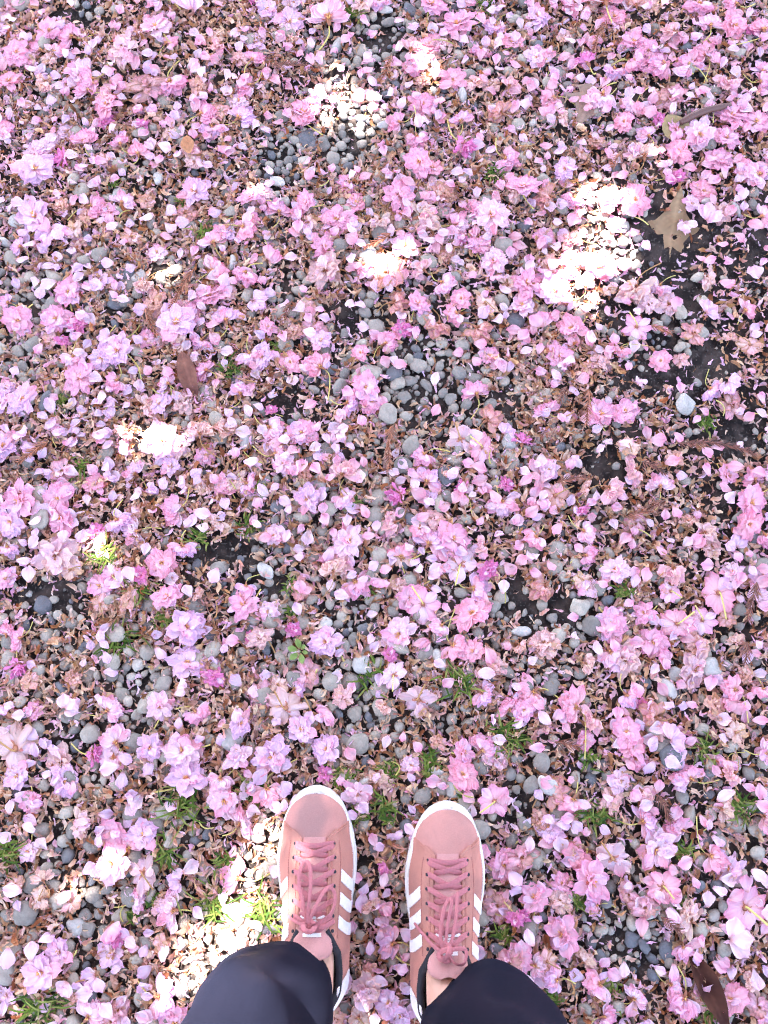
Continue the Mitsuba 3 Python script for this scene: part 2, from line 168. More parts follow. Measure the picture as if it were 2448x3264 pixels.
def bed(x, y):
    """height of the soil"""
    p = np.stack([np.asarray(x, float), np.asarray(y, float), np.zeros(np.shape(x))], -1)
    return (meshkit.fbm(p * 9, 3, 3) - .5) * .016 + (meshkit.fbm(p * 70, 2, 5) - .5) * .006
SHOES = [(-0.0895, -0.0835, -0.0555, 1.0), (0.0835, 0.0715, -0.0755, -1.0)]          # toe x, heel x, toe y, +1: big-toe side at +x
SHOE_LEN = 0.272
def off_shoes(x, y, m=0.0):
    x, y = np.asarray(x), np.asarray(y)
    ok = np.ones(x.shape, bool)
    for tx, hx, ty, s in SHOES:
        t = (ty - y) / SHOE_LEN
        cx = tx + (hx - tx) * t
        w = np.interp(t, [-.001, 0, .03, .08, .15, .23, .3, .42, .55, .7, .85, .95, 1, 1.001], [-9, .008, .021, .031, .04, .046, .0505, .049, .045, .041, .038, .028, .01, -9])
        ok &= np.abs(x - cx) > w + m
    return ok

# ------------------------------------------------------------------ mesh helpers
def grid_faces(nu, nv):
    i, j = np.meshgrid(np.arange(nv - 1), np.arange(nu - 1), indexing='ij')
    a = (i * nu + j).ravel()
    return np.concatenate([np.stack([a, a + 1, a + nu + 1], 1), np.stack([a, a + nu + 1, a + nu], 1)])
def join(parts):
    """(vertices, faces, colours) of several (v, f, c)"""
    n, V, Fs, C = 0, [], [], []
    for v, f, c in parts:
        V.append(v); Fs.append(f + n); C.append(np.broadcast_to(c, v.shape)); n += len(v)
    return np.vstack(V), np.vstack(Fs), np.vstack(C)
def vply(m, mat, smooth=True, **k): return mikit.ply((m[0], m[1]), mat, smooth=smooth, color=np.clip(np.broadcast_to(m[2], np.shape(m[0])), 0, .95), **k)
def tube(points, radii, sides=6, cap=True):
    p = np.asarray(points, float); n = len(p); r = np.broadcast_to(radii, (n,))
    t = np.gradient(p, axis=0); t /= np.linalg.norm(t, axis=1, keepdims=True) + 1e-12
    ref = np.array([0, 0, 1.0]) if abs(t[:, 2]).max() < .9 else np.array([1.0, 0.3, 0])
    a = np.cross(t, ref); a /= np.linalg.norm(a, axis=1, keepdims=True) + 1e-12
    b = np.cross(t, a); g = np.arange(sides) * 2 * np.pi / sides
    v = (p[:, None] + r[:, None, None] * (np.cos(g)[None, :, None] * a[:, None] + np.sin(g)[None, :, None] * b[:, None])).reshape(-1, 3)
    i, j = np.meshgrid(np.arange(n - 1), np.arange(sides), indexing='ij')
    q = np.stack([i * sides + j, i * sides + (j + 1) % sides, (i + 1) * sides + (j + 1) % sides, (i + 1) * sides + j], -1).reshape(-1, 4)
    f = np.vstack([q[:, [0, 1, 2]], q[:, [0, 2, 3]]])
    if cap:
        v = np.vstack([v, p[:1], p[-1:]]); k = np.arange(sides); e = (n - 1) * sides
        f = np.vstack([f, np.stack([(k + 1) % sides, k, k * 0 + len(v) - 2], 1), np.stack([e + k, e + (k + 1) % sides, k * 0 + len(v) - 1], 1)])
    return v, f
def curve(pts, n=16):
    """Catmull-Rom through the points"""
    P = np.asarray(pts, float); P = np.vstack([2 * P[0] - P[1], P, 2 * P[-1] - P[-2]])
    out = []
    m = len(P) - 3
    for s in np.linspace(0, m - 1e-6, n):
        i = int(s); t = s - i; a, b, c, d = P[i:i + 4]
        out.append(.5 * (2 * b + (c - a) * t + (2 * a - 5 * b + 4 * c - d) * t * t + (3 * b - a - 3 * c + d) * t ** 3))
    return np.array(out)
def rot(axis, deg):
    return trimesh.transformations.rotation_matrix(math.radians(deg), axis)[:3, :3]
RX = lambda d: rot([1, 0, 0], d); RY = lambda d: rot([0, 1, 0], d); RZ = lambda d: rot([0, 0, 1], d)

counts = {}
def numbered(name):
    k = counts.get(name, 0); counts[name] = k + 1
    return name if k == 0 else f'{name}_{k:03d}'
def tag(key, label=None, category=None, group=None, kind=None):
    labels[key] = {k: v for k, v in (('label', label), ('category', category), ('group', group), ('kind', kind)) if v}

# ------------------------------------------------------------------ the setting: soil
def build_soil():
    xs = np.concatenate([[-120, -20, -5, -2.5], np.arange(-1.2, 1.201, .012), [2.5, 5, 20, 120]])
    ys = np.concatenate([[-120, -20, -5, -2], np.arange(-.75, 1.85, .012), [3, 5, 20, 120]])
    X, Y = np.meshgrid(xs, ys)
    inside = (abs(X) < 1.21) & (Y > -.76) & (Y < 1.86)
    v = np.stack([X, Y, np.where(inside, bed(X, Y), 0)], -1).reshape(-1, 3)
    scene['soil'] = mikit.ply((v, grid_faces(len(xs), len(ys))), 'mat_soil', smooth=True)
    tag('soil', 'dark damp garden soil under the fallen blossom', kind='structure')
build_soil()

# ------------------------------------------------------------------ pebbles and gravel
def stone_mesh(seed, sub, elong, flat, angular=0.0):
    m = trimesh.creation.icosphere(subdivisions=sub)
    v = np.array(m.vertices)
    d = (meshkit.fbm(v * 1.1 + seed * 7.3, 2, seed) - .5) * .5 + (meshkit.noise(v * 2.3 + seed, seed + 9) - .5) * .16
    if angular:
        r = np.random.default_rng(seed)
        for _ in range(7):                                             # a few worn flats
            q = r.normal(size=3); q /= np.linalg.norm(q)
            h = v @ q; v = v - np.maximum(0, h - .72)[:, None] * q * angular
    v = v * (1 + d)[:, None] * [1, elong, flat]
    return v, np.array(m.faces)
PEBBLES, PEBBLE_LOOK = [], []
_tones = [(.25, 'grey'), (.45, 'grey'), (.03, 'dark slate'), (.62, 'buff'), (.9, 'pale'), (.33, 'grey'), (.7, 'buff'), (.5, 'grey')]
for i in range(24):
    e = [1, .9, .62, .78, .52, .95][i % 6]; fl = .45 + .2 * ((i * 7) % 5) / 5
    v, f = stone_mesh(100 + i, 2, e, fl, .9 if i % 4 == 3 else .4)
    tone, word = _tones[(i * 5) % 8]
    scene[f'pebble_shape_{i:02d}'] = {'type': 'shapegroup', 'stone': mikit.ply((v, f), 'mat_stone', smooth=True, uv=np.tile([tone, .3 + .5 * (i % 3) / 2], (len(v), 1)))}
    PEBBLES.append(f'pebble_shape_{i:02d}')
    PEBBLE_LOOK.append(f"{word} {'long' if e < .7 else 'oval' if e < .85 else 'angular' if i % 4 == 3 else 'round'} pebble")
X0, X1, Y0, Y1 = -.92, .92, -.55, 1.52
def in_frame(x, y, m=0.0):
    a, c = math.sin(PITCH), math.cos(PITCH)
    d = y * a + CAM_H * c; u = y * c - CAM_H * a
    return (np.abs(x) < d * 1224 / FOCAL - m) & (np.abs(u) < d * 1632 / FOCAL - m)

pts, rad = [], []
N = 60000
cx, cy = RNG.uniform(X0, X1, N), RNG.uniform(Y0, Y1, N)
cv = cover(cx, cy)[:, 0]
clump = meshkit.fbm(np.stack([cx * 13, cy * 13, cx * 0], -1), 3, 21)
prob = np.clip((cv * 1.25 + .07 + (clump - .5) * 1.4), 0.03, 1) ** 1.2
cr = np.exp(RNG.normal(math.log(.0056), .36, N)).clip(.0028, .015)
keep = (RNG.random(N) < prob) & off_shoes(cx, cy, .002)
cx, cy, cr = cx[keep], cy[keep], cr[keep]
order = np.argsort(-cr)
cell = {}
sel = []
for i in order:                                                        # dart throwing, big stones first
    gx, gy = int(cx[i] / .02 + 500), int(cy[i] / .02 + 500); ok = True
    for a in (-1, 0, 1):
        for b in (-1, 0, 1):
            for j in cell.get((gx + a, gy + b), ()):
                if (cx[i] - cx[j]) ** 2 + (cy[i] - cy[j]) ** 2 < (.74 * (cr[i] + cr[j])) ** 2: ok = False; break
            if not ok: break
        if not ok: break
    if ok: sel.append(i); cell.setdefault((gx, gy), []).append(i)
sel = np.array(sel)
px_, py_, pr_ = cx[sel], cy[sel], cr[sel]
pz_ = bed(px_, py_) + pr_ * RNG.uniform(.2, .8, len(pr_))
vis = in_frame(px_, py_, .005)
big = np.argsort(np.where(vis, -pr_, 0))[:300]
PEBBLE_ITEMS = []
for n_, i in enumerate(big):
    kind = int(RNG.integers(24))
    key = numbered('pebble')
    M = T().translate([px_[i], py_[i], pz_[i]]).rotate([0, 0, 1], float(RNG.uniform(0, 360))).rotate([1, 0.3, 0], float(RNG.uniform(-22, 22))).scale(float(pr_[i] * 1.12))
    scene[key] = {'type': 'instance', 'to_world': M, 'shapes': {'type': 'ref', 'id': PEBBLES[kind]}}
    PEBBLE_ITEMS.append((key, px_[i], py_[i], PEBBLE_LOOK[kind]))
rest = np.setdiff1d(np.arange(len(px_)), big)
protos = [stone_mesh(300 + i, 1, [1, .85, .65, .75][i % 4], .55 + .04 * (i % 6), 1.0 if i % 2 == 0 else .4) for i in range(18)]
V, Fc, U, n0 = [], [], [], 0
for i in rest:
    v, f = protos[int(RNG.integers(18))]
    R = RZ(RNG.uniform(0, 360)) @ rot([1, .4, 0], RNG.uniform(-30, 30))
    V.append(v @ R.T * pr_[i] * 1.12 + [px_[i], py_[i], pz_[i]]); Fc.append(f + n0); n0 += len(v)
    U.append(np.tile([RNG.random() * .88, RNG.uniform(.1, .9)], (len(v), 1)))
scene['gravel'] = mikit.ply((np.vstack(V), np.vstack(Fc)), 'mat_stone', smooth=True, uv=np.vstack(U))
tag('gravel', 'small rounded grey gravel stones bedded in the soil', 'gravel', kind='stuff')

# fine grit between the stones
x, y = RNG.uniform(X0, X1, 26000), RNG.uniform(Y0, Y1, 26000)
k = off_shoes(x, y, .002) & (RNG.random(26000) < np.clip(cover(x, y)[:, 0] * 1.1 + .12, 0, .8)); x, y = x[k], y[k]
V, Fc, U, n0 = [], [], [], 0
grit = [trimesh.creation.icosphere(subdivisions=0), trimesh.creation.box((1.5, 1.1, 1))]
zz = bed(x, y)
for i in range(len(x)):
    m = grit[i % 2]; v = np.array(m.vertices) * (1 + RNG.normal(size=(len(m.vertices), 1)) * .2)
    r_ = RNG.uniform(.0010, .0030)
    V.append(v @ rot([1, .5, .2], RNG.uniform(0, 360)).T * r_ + [x[i], y[i], zz[i] + r_ * .4]); Fc.append(np.array(m.faces) + n0); n0 += len(v)
    U.append(np.tile([RNG.random() * .85, RNG.uniform(.0, .7)], (len(v), 1)))
scene['grit'] = mikit.ply((np.vstack(V), np.vstack(Fc)), 'mat_stone', smooth=False, uv=np.vstack(U))
tag('grit', 'fine grey and buff grit between the pebbles', 'gravel', kind='stuff')
# crumbs of soil
x, y = RNG.uniform(X0, X1, 16000), RNG.uniform(Y0, Y1, 16000)
k = off_shoes(x, y, .002); x, y = x[k], y[k]
V, Fc, n0 = [], [], 0
clods = [trimesh.creation.icosphere(subdivisions=0), trimesh.creation.box((1.4, 1, .8))]
for i in range(len(x)):
    m = clods[i % 2]; v = np.array(m.vertices) * (1 + RNG.normal(size=(len(m.vertices), 1)) * .22)
    r_ = float(np.exp(RNG.normal(math.log(.0011), .5)))
    V.append(v @ rot([1, .5, .2], RNG.uniform(0, 360)).T * min(r_, .004)); Fc.append(np.array(m.faces) + n0); n0 += len(v)
zz = bed(x, y) + .0004
V = [v + [x[i], y[i], zz[i]] for i, v in enumerate(V)]
scene['soil_crumbs'] = mikit.ply((np.vstack(V), np.vstack(Fc)), 'mat_crumb', smooth=False)
tag('soil_crumbs', 'small dark crumbs of damp soil', 'soil', kind='stuff')

# ------------------------------------------------------------------ petals
PROFILE_T = [0, .12, .25, .45, .62, .78, .9, 1.0]; PROFILE_W = [.17, .36, .60, .89, 1.0, .95, .78, .42]
COLS = {'pink': (srgb(245, 210, 222), srgb(238, 164, 194)), 'pale': (srgb(246, 228, 235), srgb(241, 200, 218)), 'lavender': (srgb(241, 219, 237), srgb(232, 187, 219)),
        'warm': (srgb(248, 208, 214), srgb(241, 162, 186)), 'deep': (srgb(237, 166, 205), srgb(225, 130, 184))}
BROWN = [srgb(214, 174, 134), srgb(228, 198, 164), srgb(188, 142, 98), srgb(234, 204, 190), srgb(208, 162, 130), srgb(220, 182, 166), srgb(156, 112, 84), srgb(236, 208, 180), srgb(222, 178, 176), srgb(200, 150, 140), srgb(178, 112, 76), srgb(128, 80, 58)]
def petal(L, W, cup, curl, frill, r, col, nu=7, nv=7, crumple=0.0, edge=None):
    base, tip = col
    v_ = np.linspace(0, 1, nv)[:, None] * np.ones((1, nu)); u_ = np.linspace(-1, 1, nu)[None, :] * np.ones((nv, 1))
    w = np.interp(v_, PROFILE_T, PROFILE_W) * W / 2
    ph, ph2, side = r.uniform(0, 6.28), r.uniform(0, 6.28), r.uniform(-.5, .5)
    x = u_ * w
    tooth = .032 * np.cos(u_ * 11 + ph) * v_ ** 8
    y = L * (v_ - (.16 * u_ ** 2) * v_ ** 4 - .06 * np.exp(-(u_ / .16) ** 2) * v_ ** 9 + tooth)
    z = cup * W * u_ ** 2 * .5 * np.sin(np.pi * np.clip(v_ * .9 + .1, 0, 1)) + curl * L * v_ ** 2 + frill * W * v_ ** 2 * np.sin(u_ * 4.2 + ph) * .62 + frill * W * .45 * np.sin(v_ * 5 + ph2) * u_ + .02 * W * np.cos(u_ * 9.4)
    x = x + side * L * .14 * v_ ** 2
    p = np.stack([x, y, z], -1).reshape(-1, 3)
    if crumple:
        o = r.uniform(0, 99)
        for k, fr in ((1, 260.0), (.5, 520.0)):
            p = p + crumple * k * np.stack([meshkit.noise(p * fr + o + 31 * q, q) - .5 for q in range(3)], -1)
    m = np.clip(v_ ** 1.4 + .15 * np.cos(u_ * 13 + ph), 0, 1).reshape(-1, 1)
    c = base * (1 - m) + tip * m
    k = np.clip(1 - v_ / .22, 0, 1).reshape(-1, 1) * .75; c = c * (1 - k) + srgb(206, 132, 120) * k
    c = c * (1 - .10 * (np.arange(nu) % 2).reshape(1, -1) * v_ ** .5 * (nu > 5)).reshape(-1, 1)
    if edge is not None:
        e = np.clip(np.maximum(np.abs(u_) ** 3, v_ ** 5) * r.uniform(.3, 1.1), 0, 1).reshape(-1, 1)
        c = c * (1 - e) + edge * e
    return p, grid_faces(nu, nv), c * r.uniform(.9, 1.06)
def settle(v, lo=0.0, squash=.22):
    """what would sink below the ground spreads flat on it"""
    z = v[:, 2]; v = v.copy()
    v[:, 2] = np.where(z < lo, lo + (z - lo) * squash, z)
    return v
def calyx_mesh(r, s):
    a = tube([[0, 0, -.0085 * s], [0, 0, -.005 * s], [0, 0, 0]], np.array([.0011, .0023, .0030]) * s, 7)
    parts = [(a[0], a[1], srgb(150, 96, 70))]
    for k in range(5):
        p, f, c = petal(.009 * s, .0042 * s, .3, .1, .1, r, (srgb(168, 120, 80), srgb(196, 110, 110)), 3, 4)
        R = RZ(k * 72) @ RX(14)
        parts.append((p @ R.T, f, c))
    return join(parts)
def blossom(seed, pose, colname, size=.040, withered=False, dense=False, n_out=9):
    """{part name: (v, f, c)} of one double blossom, its lowest point at z = 0"""
    r = np.random.default_rng(seed)
    s = size / .040
    layers = [(n_out, .0220, .0150, (2, 24)), (7, .0190, .0132, (16, 44)), (4, .0145, .0105, (36, 70))]
    if pose == 'S': layers = [(n_out, .0270, .0160, (0, 9)), (7, .0235, .0150, (8, 22)), (5, .0185, .0125, (20, 42))]
    if pose == 'V': layers = [(n_out, .0225, .0165, (2, 22)), (5, .0195, .0140, (18, 46)), (2, .014, .010, (40, 80))]
    if dense: layers = [(11, .0175, .0085, (15, 40)), (11, .0165, .0080, (38, 60)), (9, .015, .007, (58, 86))]
    edge = BROWN[int(r.integers(9))] if withered else None
    groups = {}
    for li, (n, L, W, el) in enumerate(layers):
        off = r.uniform(0, 360)
        for k in range(n):
            c0, c1 = COLS[colname]
            if withered:
                b = BROWN[int(r.integers(6))]; q = r.uniform(.35, .9) if withered is True else r.uniform(.05, .5)
                c0, c1 = c0 * (1 - q) + b * q, c1 * (1 - q) + b * q
            elif r.random() < .22:
                c0, c1 = COLS[r.choice(['pale', 'pink', 'lavender', 'warm'])]
            kk = r.uniform(.78, 1.12)
            p, f, c = petal(L * kk, W * r.uniform(.8, 1.12), r.uniform(.15, .6), r.uniform(-.3, .25), r.uniform(.12, .35) * (1.5 if withered else 1), r, (c0, c1),
                            crumple=.0055 if withered is True else .0016 if withered else 0, edge=edge)
            e = r.uniform(*el) + (r.normal() * 16 if withered else r.normal() * 6)
            turn = off + 360 * k / n + r.normal() * 7
            if pose == 'S' and not dense: turn = (k / (n - 1) - .5) * (172, 140, 105)[li] + r.normal() * 8
            R = RZ(turn) @ RX(e)
            p = p @ RY(r.normal() * 12).T @ R.T + R @ [0, .0018 + .0005 * li, 0] + [0, 0, .0012 * li]
            groups.setdefault('petal' if li == 0 else 'inner_petals', []).append((p * s, f, c))
    st = []
    for _ in range(9):
        a, t = r.uniform(0, 360), r.uniform(0, 30)
        d = RZ(a) @ RX(90 - t) @ [0, 1, 0]
        st.append((*tube([[0, 0, .001], d * .005 * s, d * .0095 * s], [.00035 * s] * 2 + [.0007 * s], 4), srgb(226, 178, 110) if not withered else srgb(150, 96, 50)))
    parts = {}
    for i, g in enumerate(groups['petal']): parts['petal' + (f'_{i:03d}' if i else '')] = g
    parts['inner_petals'] = join(groups['inner_petals']); parts['stamens'] = join(st); parts['calyx'] = calyx_mesh(r, s)
    if pose == 'S' and not dense: v, f, c = parts['calyx']; parts['calyx'] = (v @ RX(-82).T + [0, -.001 * s, .0025 * s], f, c)
    ln = r.uniform(.022, .036) * s
    if pose in 'UV': axis = RZ(r.uniform(0, 360)) @ RX(r.uniform(4, 26)); flat = .62
    elif pose == 'S' and dense: axis = RX(-r.uniform(58, 84)); flat = .55
    elif pose == 'S': axis = RX(-r.uniform(2, 12)) @ RY(r.uniform(-10, 10)); flat = .9
    else: axis = RX(180 - r.uniform(-18, 18)); flat = .6
    back = axis @ [0, 0, -1]
    side = np.array([r.normal() * .5, r.normal() * .5, 0])
    if pose in 'UV': side = RZ(r.uniform(0, 360)) @ [0, 1.0, 0]
    if pose == 'B': side = np.array([.3 * r.normal(), -1.0, 0])
    if pose == 'S' and not dense: back, side = np.array([0, -1.0, .05]), np.array([r.normal() * .8, -.5, 0])
    p0 = back * .008 * s
    stem = curve([p0 * .8, p0 + back * ln * .3 + side * ln * .12, p0 + back * ln * .45 + side * ln * .5, p0 + back * ln * .5 + side * ln * .95], 9)
    out = {}
    low = 9
    for k, (v, f, c) in parts.items():
        v = v @ axis.T; v[:, 2] *= flat; out[k] = (v, f, c)
        if 'petal' in k: low = min(low, np.percentile(v[:, 2], 12))
    if pose != 'B': stem[:, 2] = np.minimum(stem[:, 2] * flat, np.linspace(stem[0, 2] * flat, low + .003, 9))
    else: stem[:, 2] = np.maximum(stem[:, 2] * flat, 0) * np.linspace(1, .45, 9)
    g0, g1 = (srgb(190, 178, 96), srgb(206, 190, 110)) if not withered else (srgb(170, 130, 80), srgb(150, 110, 70))
    sv, sf = tube(stem, np.linspace(.00085, .0011, 9) * s, 5)
    q = np.linspace(0, 1, len(sv))[:, None]
    out['stalk'] = (sv, sf, g0 * (1 - q) + g1 * q)
    res = {}
    for k, (v, f, c) in out.items():
        v = settle(v, low); v[:, 2] -= low - .0008; res[k] = (v, f, c)
    return res

GROUPS = {}                                                            # look -> list of (shapegroup key, nominal size)
def add_proto(look, seed, pose, col, size, **k):
    key = 'shape_' + look.replace(' ', '_') + f"_{len(GROUPS.get(look, [])):02d}"
    parts = blossom(seed, pose, col, size, **k)
    wither = k.get('withered')
    g = {'type': 'shapegroup'}
    for n, m in parts.items():
        g[n] = vply(m, 'mat_stalk' if n in ('stalk', 'stamens', 'calyx') else 'mat_litter' if wither is True else 'mat_petal')
    scene[key] = g
    v = np.vstack([m[0] for n, m in parts.items() if 'petal' in n])
    GROUPS.setdefault(look, []).append((key, float(max(np.ptp(v[:, 0]), np.ptp(v[:, 1])))))
seed = 1000
for col, words, n in (('pink', 'pink', 4), ('pale', 'pale pink', 3), ('lavender', 'lavender pink', 3), ('warm', 'rosy', 3)):
    for pose in 'USVB':
        for _ in range(n if pose != 'B' else 2):
            seed += 1
            add_proto(f'{pose} {words}', seed, pose, col, .040, withered=.3 if seed % 4 == 0 else False, n_out=int(7 + seed % 4))
for i in range(7): add_proto('D deep', 2000 + i, 'US'[i % 2], 'deep', .026, dense=True)
for i in range(10): add_proto('W withered', 2100 + i, 'USBV'[i % 4], ['pink', 'warm', 'pale'][i % 3], .032, withered=True)
for i in range(6):                                                     # torn: a few petals left
    g, r = {'type': 'shapegroup'}, np.random.default_rng(2300 + i)
    for k in range(3 + i % 3):
        p, f, c = petal(.021, .0165, r.uniform(.2, .6), r.uniform(-.2, .3), .3, r, COLS[['pale', 'lavender', 'lavender', 'pink'][i % 4]])
        R = RZ(-50 + 100 * k / 3 + r.normal() * 14) @ RX(r.uniform(8, 32))
        v = settle(p @ R.T + R @ [0, .002, 0] + [0, 0, .002 + .0016 * k], .0008)
        g['petal' + (f'_{k:03d}' if k else '')] = vply((v, f, c), 'mat_petal')
    scene[f'shape_torn_{i:02d}'] = g
    GROUPS.setdefault('L torn', []).append((f'shape_torn_{i:02d}', .034))

WHOLE, BUDS, WILTED, TORN, spare = [], [], [], [], []
items = []
for tok in BLOSSOM_DATA.split():
    x, y, d = (float(a) / 1000 for a in tok[1:].split(',')); items.append((tok[0], x, y, d))
fresh = sorted([i for i in items if i[0] in 'USVB'], key=lambda i: -i[3])
whole_set = set(map(id, fresh[:300]))
POSE = {'U': 'blossom lying face up', 'S': 'blossom on its side', 'V': 'loose open blossom', 'B': 'blossom face down'}
xf = {}
def lay(x, y): return float(bed(np.array([x]), np.array([y]))[0]) + .0065 + .006 * float(cover([x], [y])[0, 1])
STACK = []
def put(key, gkey, x, y, scale, turn):
    z = lay(x, y)
    for (a, b, h) in STACK:
        q = math.hypot(a - x, b - y)
        if q < .032: z = max(z, h + .006 * (1 - q / .032) + .002)
    sx_, sz_ = float(RNG.uniform(.84, 1.2)), float(RNG.uniform(.6, 1.0))
    STACK.append((x, y, min(z, lay(x, y) + .02)))
    scene[key] = {'type': 'instance', 'to_world': T().translate([x, y, min(z, lay(x, y) + .022)]).rotate([0, 0, 1], turn).scale([scale * sx_, scale / sx_, scale * sz_]).rotate([0, 0, 1], float(RNG.uniform(0, 360))), 'shapes': {'type': 'ref', 'id': gkey}}
for it in sorted(items, key=lambda i: i[3]):
    k, x, y, d = it
    if not bool(off_shoes([x], [y], .012)[0]): continue
    if k in 'USVB':
        side = x * 1.1 - (.35 - y) * .6                                # bluish skylight put into blossom colour: warmer up the path, cooler nearer
        w = np.array([.42, .20, .08, .30]) if side > .02 else np.array([.24, .26, .46, .04]) if side < -.28 else np.array([.36, .26, .24, .14])
        word = ['pink', 'pale pink', 'lavender pink', 'rosy'][int(RNG.choice(4, p=w))]
        g, s0 = GROUPS[f'{k} {word}'][int(RNG.integers(len(GROUPS[f'{k} {word}'])))]
        if id(it) in whole_set:
            key = numbered('cherry_blossom'); put(key, g, x, y, min(1.5, max(.72, d / s0 * 1.14)), float(RNG.uniform(0, 360)))
            labels[key + '__inner_petals'] = {'kind': 'stuff'}
            WHOLE.append((key, x, y, f'{word} {POSE[k]}'))
        else:
            key = numbered('small_blossom'); put(key, g, x, y, max(.62, d / s0 * 1.12), float(RNG.uniform(0, 360)))
            labels[key + '__inner_petals'] = {'kind': 'stuff'}
            TORN.append((key, x, y, f'small {word} {POSE[k]}', 'small blossom', 'smaller fallen blossoms'))
    elif k == 'D':
        g, s0 = GROUPS['D deep'][int(RNG.integers(7))]
        key = numbered('blossom_bud'); put(key, g, x, y, d / s0 * 1.1, float(RNG.uniform(0, 360)))
        labels[key + '__inner_petals'] = {'kind': 'stuff'}
        BUDS.append((key, x, y, 'half-open magenta blossom bud'))
    elif k == 'W':
        g, s0 = GROUPS['W withered'][int(RNG.integers(10))]
        key = numbered('withered_blossom'); put(key, g, x, y, d / s0 * 1.1, float(RNG.uniform(0, 360)))
        labels[key + '__inner_petals'] = {'kind': 'stuff'}
        WILTED.append((key, x, y, 'withered brownish pink blossom'))
    else:
        g, s0 = GROUPS['L torn'][int(RNG.integers(6))]
        key = numbered('torn_blossom'); put(key, g, x, y, d / s0 * 1.05, float(RNG.uniform(0, 360)))
        TORN.append((key, x, y, 'torn blossom of a few pale petals', 'torn blossom', 'torn blossoms'))

def scatter(n, chan, gain, floor, fseed, power=1.0):
    x, y = RNG.uniform(X0, X1, n), RNG.uniform(Y0, Y1, n)
    c = cover(x, y)[:, chan]
    cl = meshkit.fbm(np.stack([x * 11, y * 11, x * 0 + 4], -1), 3, fseed)
    pr = np.clip(c * gain + (cl - .5) * .9, floor, 1) ** power
    k = (RNG.random(n) < pr) & off_shoes(x, y, -.0045)
    return x[k], y[k]
bx_, by_ = scatter(1500, 2, .8, .0, 33, 1.6)
order = RNG.permutation(len(bx_))[:430]
kinds = [g for k in GROUPS for g in GROUPS[k] if k[0] in 'SVW' and (k[0] != 'W' or RNG.random() < .5)]
for n_, i in enumerate(order):
    x, y = float(bx_[i]), float(by_[i])
    if min(math.hypot(x - a, y - b) for a, b, _ in STACK) < .016 or not bool(off_shoes([x], [y], .012)[0]): continue
    g, s0 = kinds[int(RNG.integers(len(kinds)))]
    q = float(RNG.uniform(.75, 1.0))
    scene[f'trodden_blossoms__{n_ + 1:03d}'] = {'type': 'instance', 'to_world': T().translate([x, y, lay(x, y) - .001]).rotate([0, 0, 1], float(RNG.uniform(0, 360))).scale([q, q, q * .62]), 'shapes': {'type': 'ref', 'id': g}}
tag('trodden_blossoms', 'flattened pink blossoms trodden among the petals', 'blossoms', kind='stuff')

# ------------------------------------------------------------------ loose petals
PETALS, PETAL_LOOK = [], []
for i in range(20):
    r = np.random.default_rng(3000 + i)
    cn = ['lavender', 'pale', 'pink', 'lavender', 'warm'][i % 5]
    L = r.uniform(.018, .024)
    p, f, c = petal(L, L * r.uniform(.62, .85), r.uniform(-.3, .7), r.uniform(-.25, .35), r.uniform(.1, .35), r, COLS[cn])
    p = (p - [0, L / 2, 0]) @ (RX(r.uniform(-10, 14)) @ RY(r.uniform(-28, 28))).T
    p[:, 2] -= p[:, 2].min()
    scene[f'petal_shape_{i:02d}'] = {'type': 'shapegroup', 'petal': vply((p, f, c), 'mat_petal')}
    PETALS.append((f'petal_shape_{i:02d}', p, f, c))
    PETAL_LOOK.append({'lavender': 'pale lavender', 'pale': 'whitish pink', 'pink': 'pink', 'warm': 'rosy pink'}[cn] + ' loose petal')
lx, ly = scatter(9000, 2, 1.0, .06, 51, 1.35)
far_from = np.array([(i[1], i[2]) for i in items])
inside = in_frame(lx, ly, .01)
PETAL_ITEMS, mass = [], []
# the petals on bare dark ground show best: those are the separate ones
score = np.where(inside, -cover(lx, ly)[:, 1] - cover(lx, ly)[:, 2] * .6 + RNG.random(len(lx)) * .9, -9)
lone = set(np.argsort(-score)[:300].tolist())
for i in range(len(lx)):
    x, y = float(lx[i]), float(ly[i]); side = x * 1.1 - (.35 - y) * .6
    cls = int(RNG.choice(5, p=[.12, .2, .3, .1, .28] if side > .02 else [.34, .2, .12, .34, 0] if side < -.28 else [.22, .24, .2, .22, .12])); k = cls + 5 * int(RNG.integers(4))  # cool skylight put into petal colour: lavender near left, rosy far right
    z = lay(x, y) + RNG.uniform(0, .006); a = float(RNG.uniform(0, 360)); s = float(RNG.uniform(.75, 1.15))
    tilt = RNG.uniform(-24, 24)
    if i in lone:
        key = numbered('fallen_petal')
        scene[key] = {'type': 'instance', 'to_world': T().translate([x, y, z + .002]).rotate([0, 0, 1], a).rotate([1, .3, 0], float(tilt * .6)).scale(s * 1.05), 'shapes': {'type': 'ref', 'id': PETALS[k][0]}}
        PETAL_ITEMS.append((key, x, y, PETAL_LOOK[k]))
    else:
        R = RZ(a) @ RX(tilt)
        mass.append((PETALS[k][1] @ R.T * s + [x, y, z + .001], PETALS[k][2], PETALS[k][3] * RNG.uniform(.85, 1.03)))
scene['scattered_petals'] = vply(join(mass), 'mat_petal')
tag('scattered_petals', 'many more loose pink petals strewn over the ground', 'petals', kind='stuff')

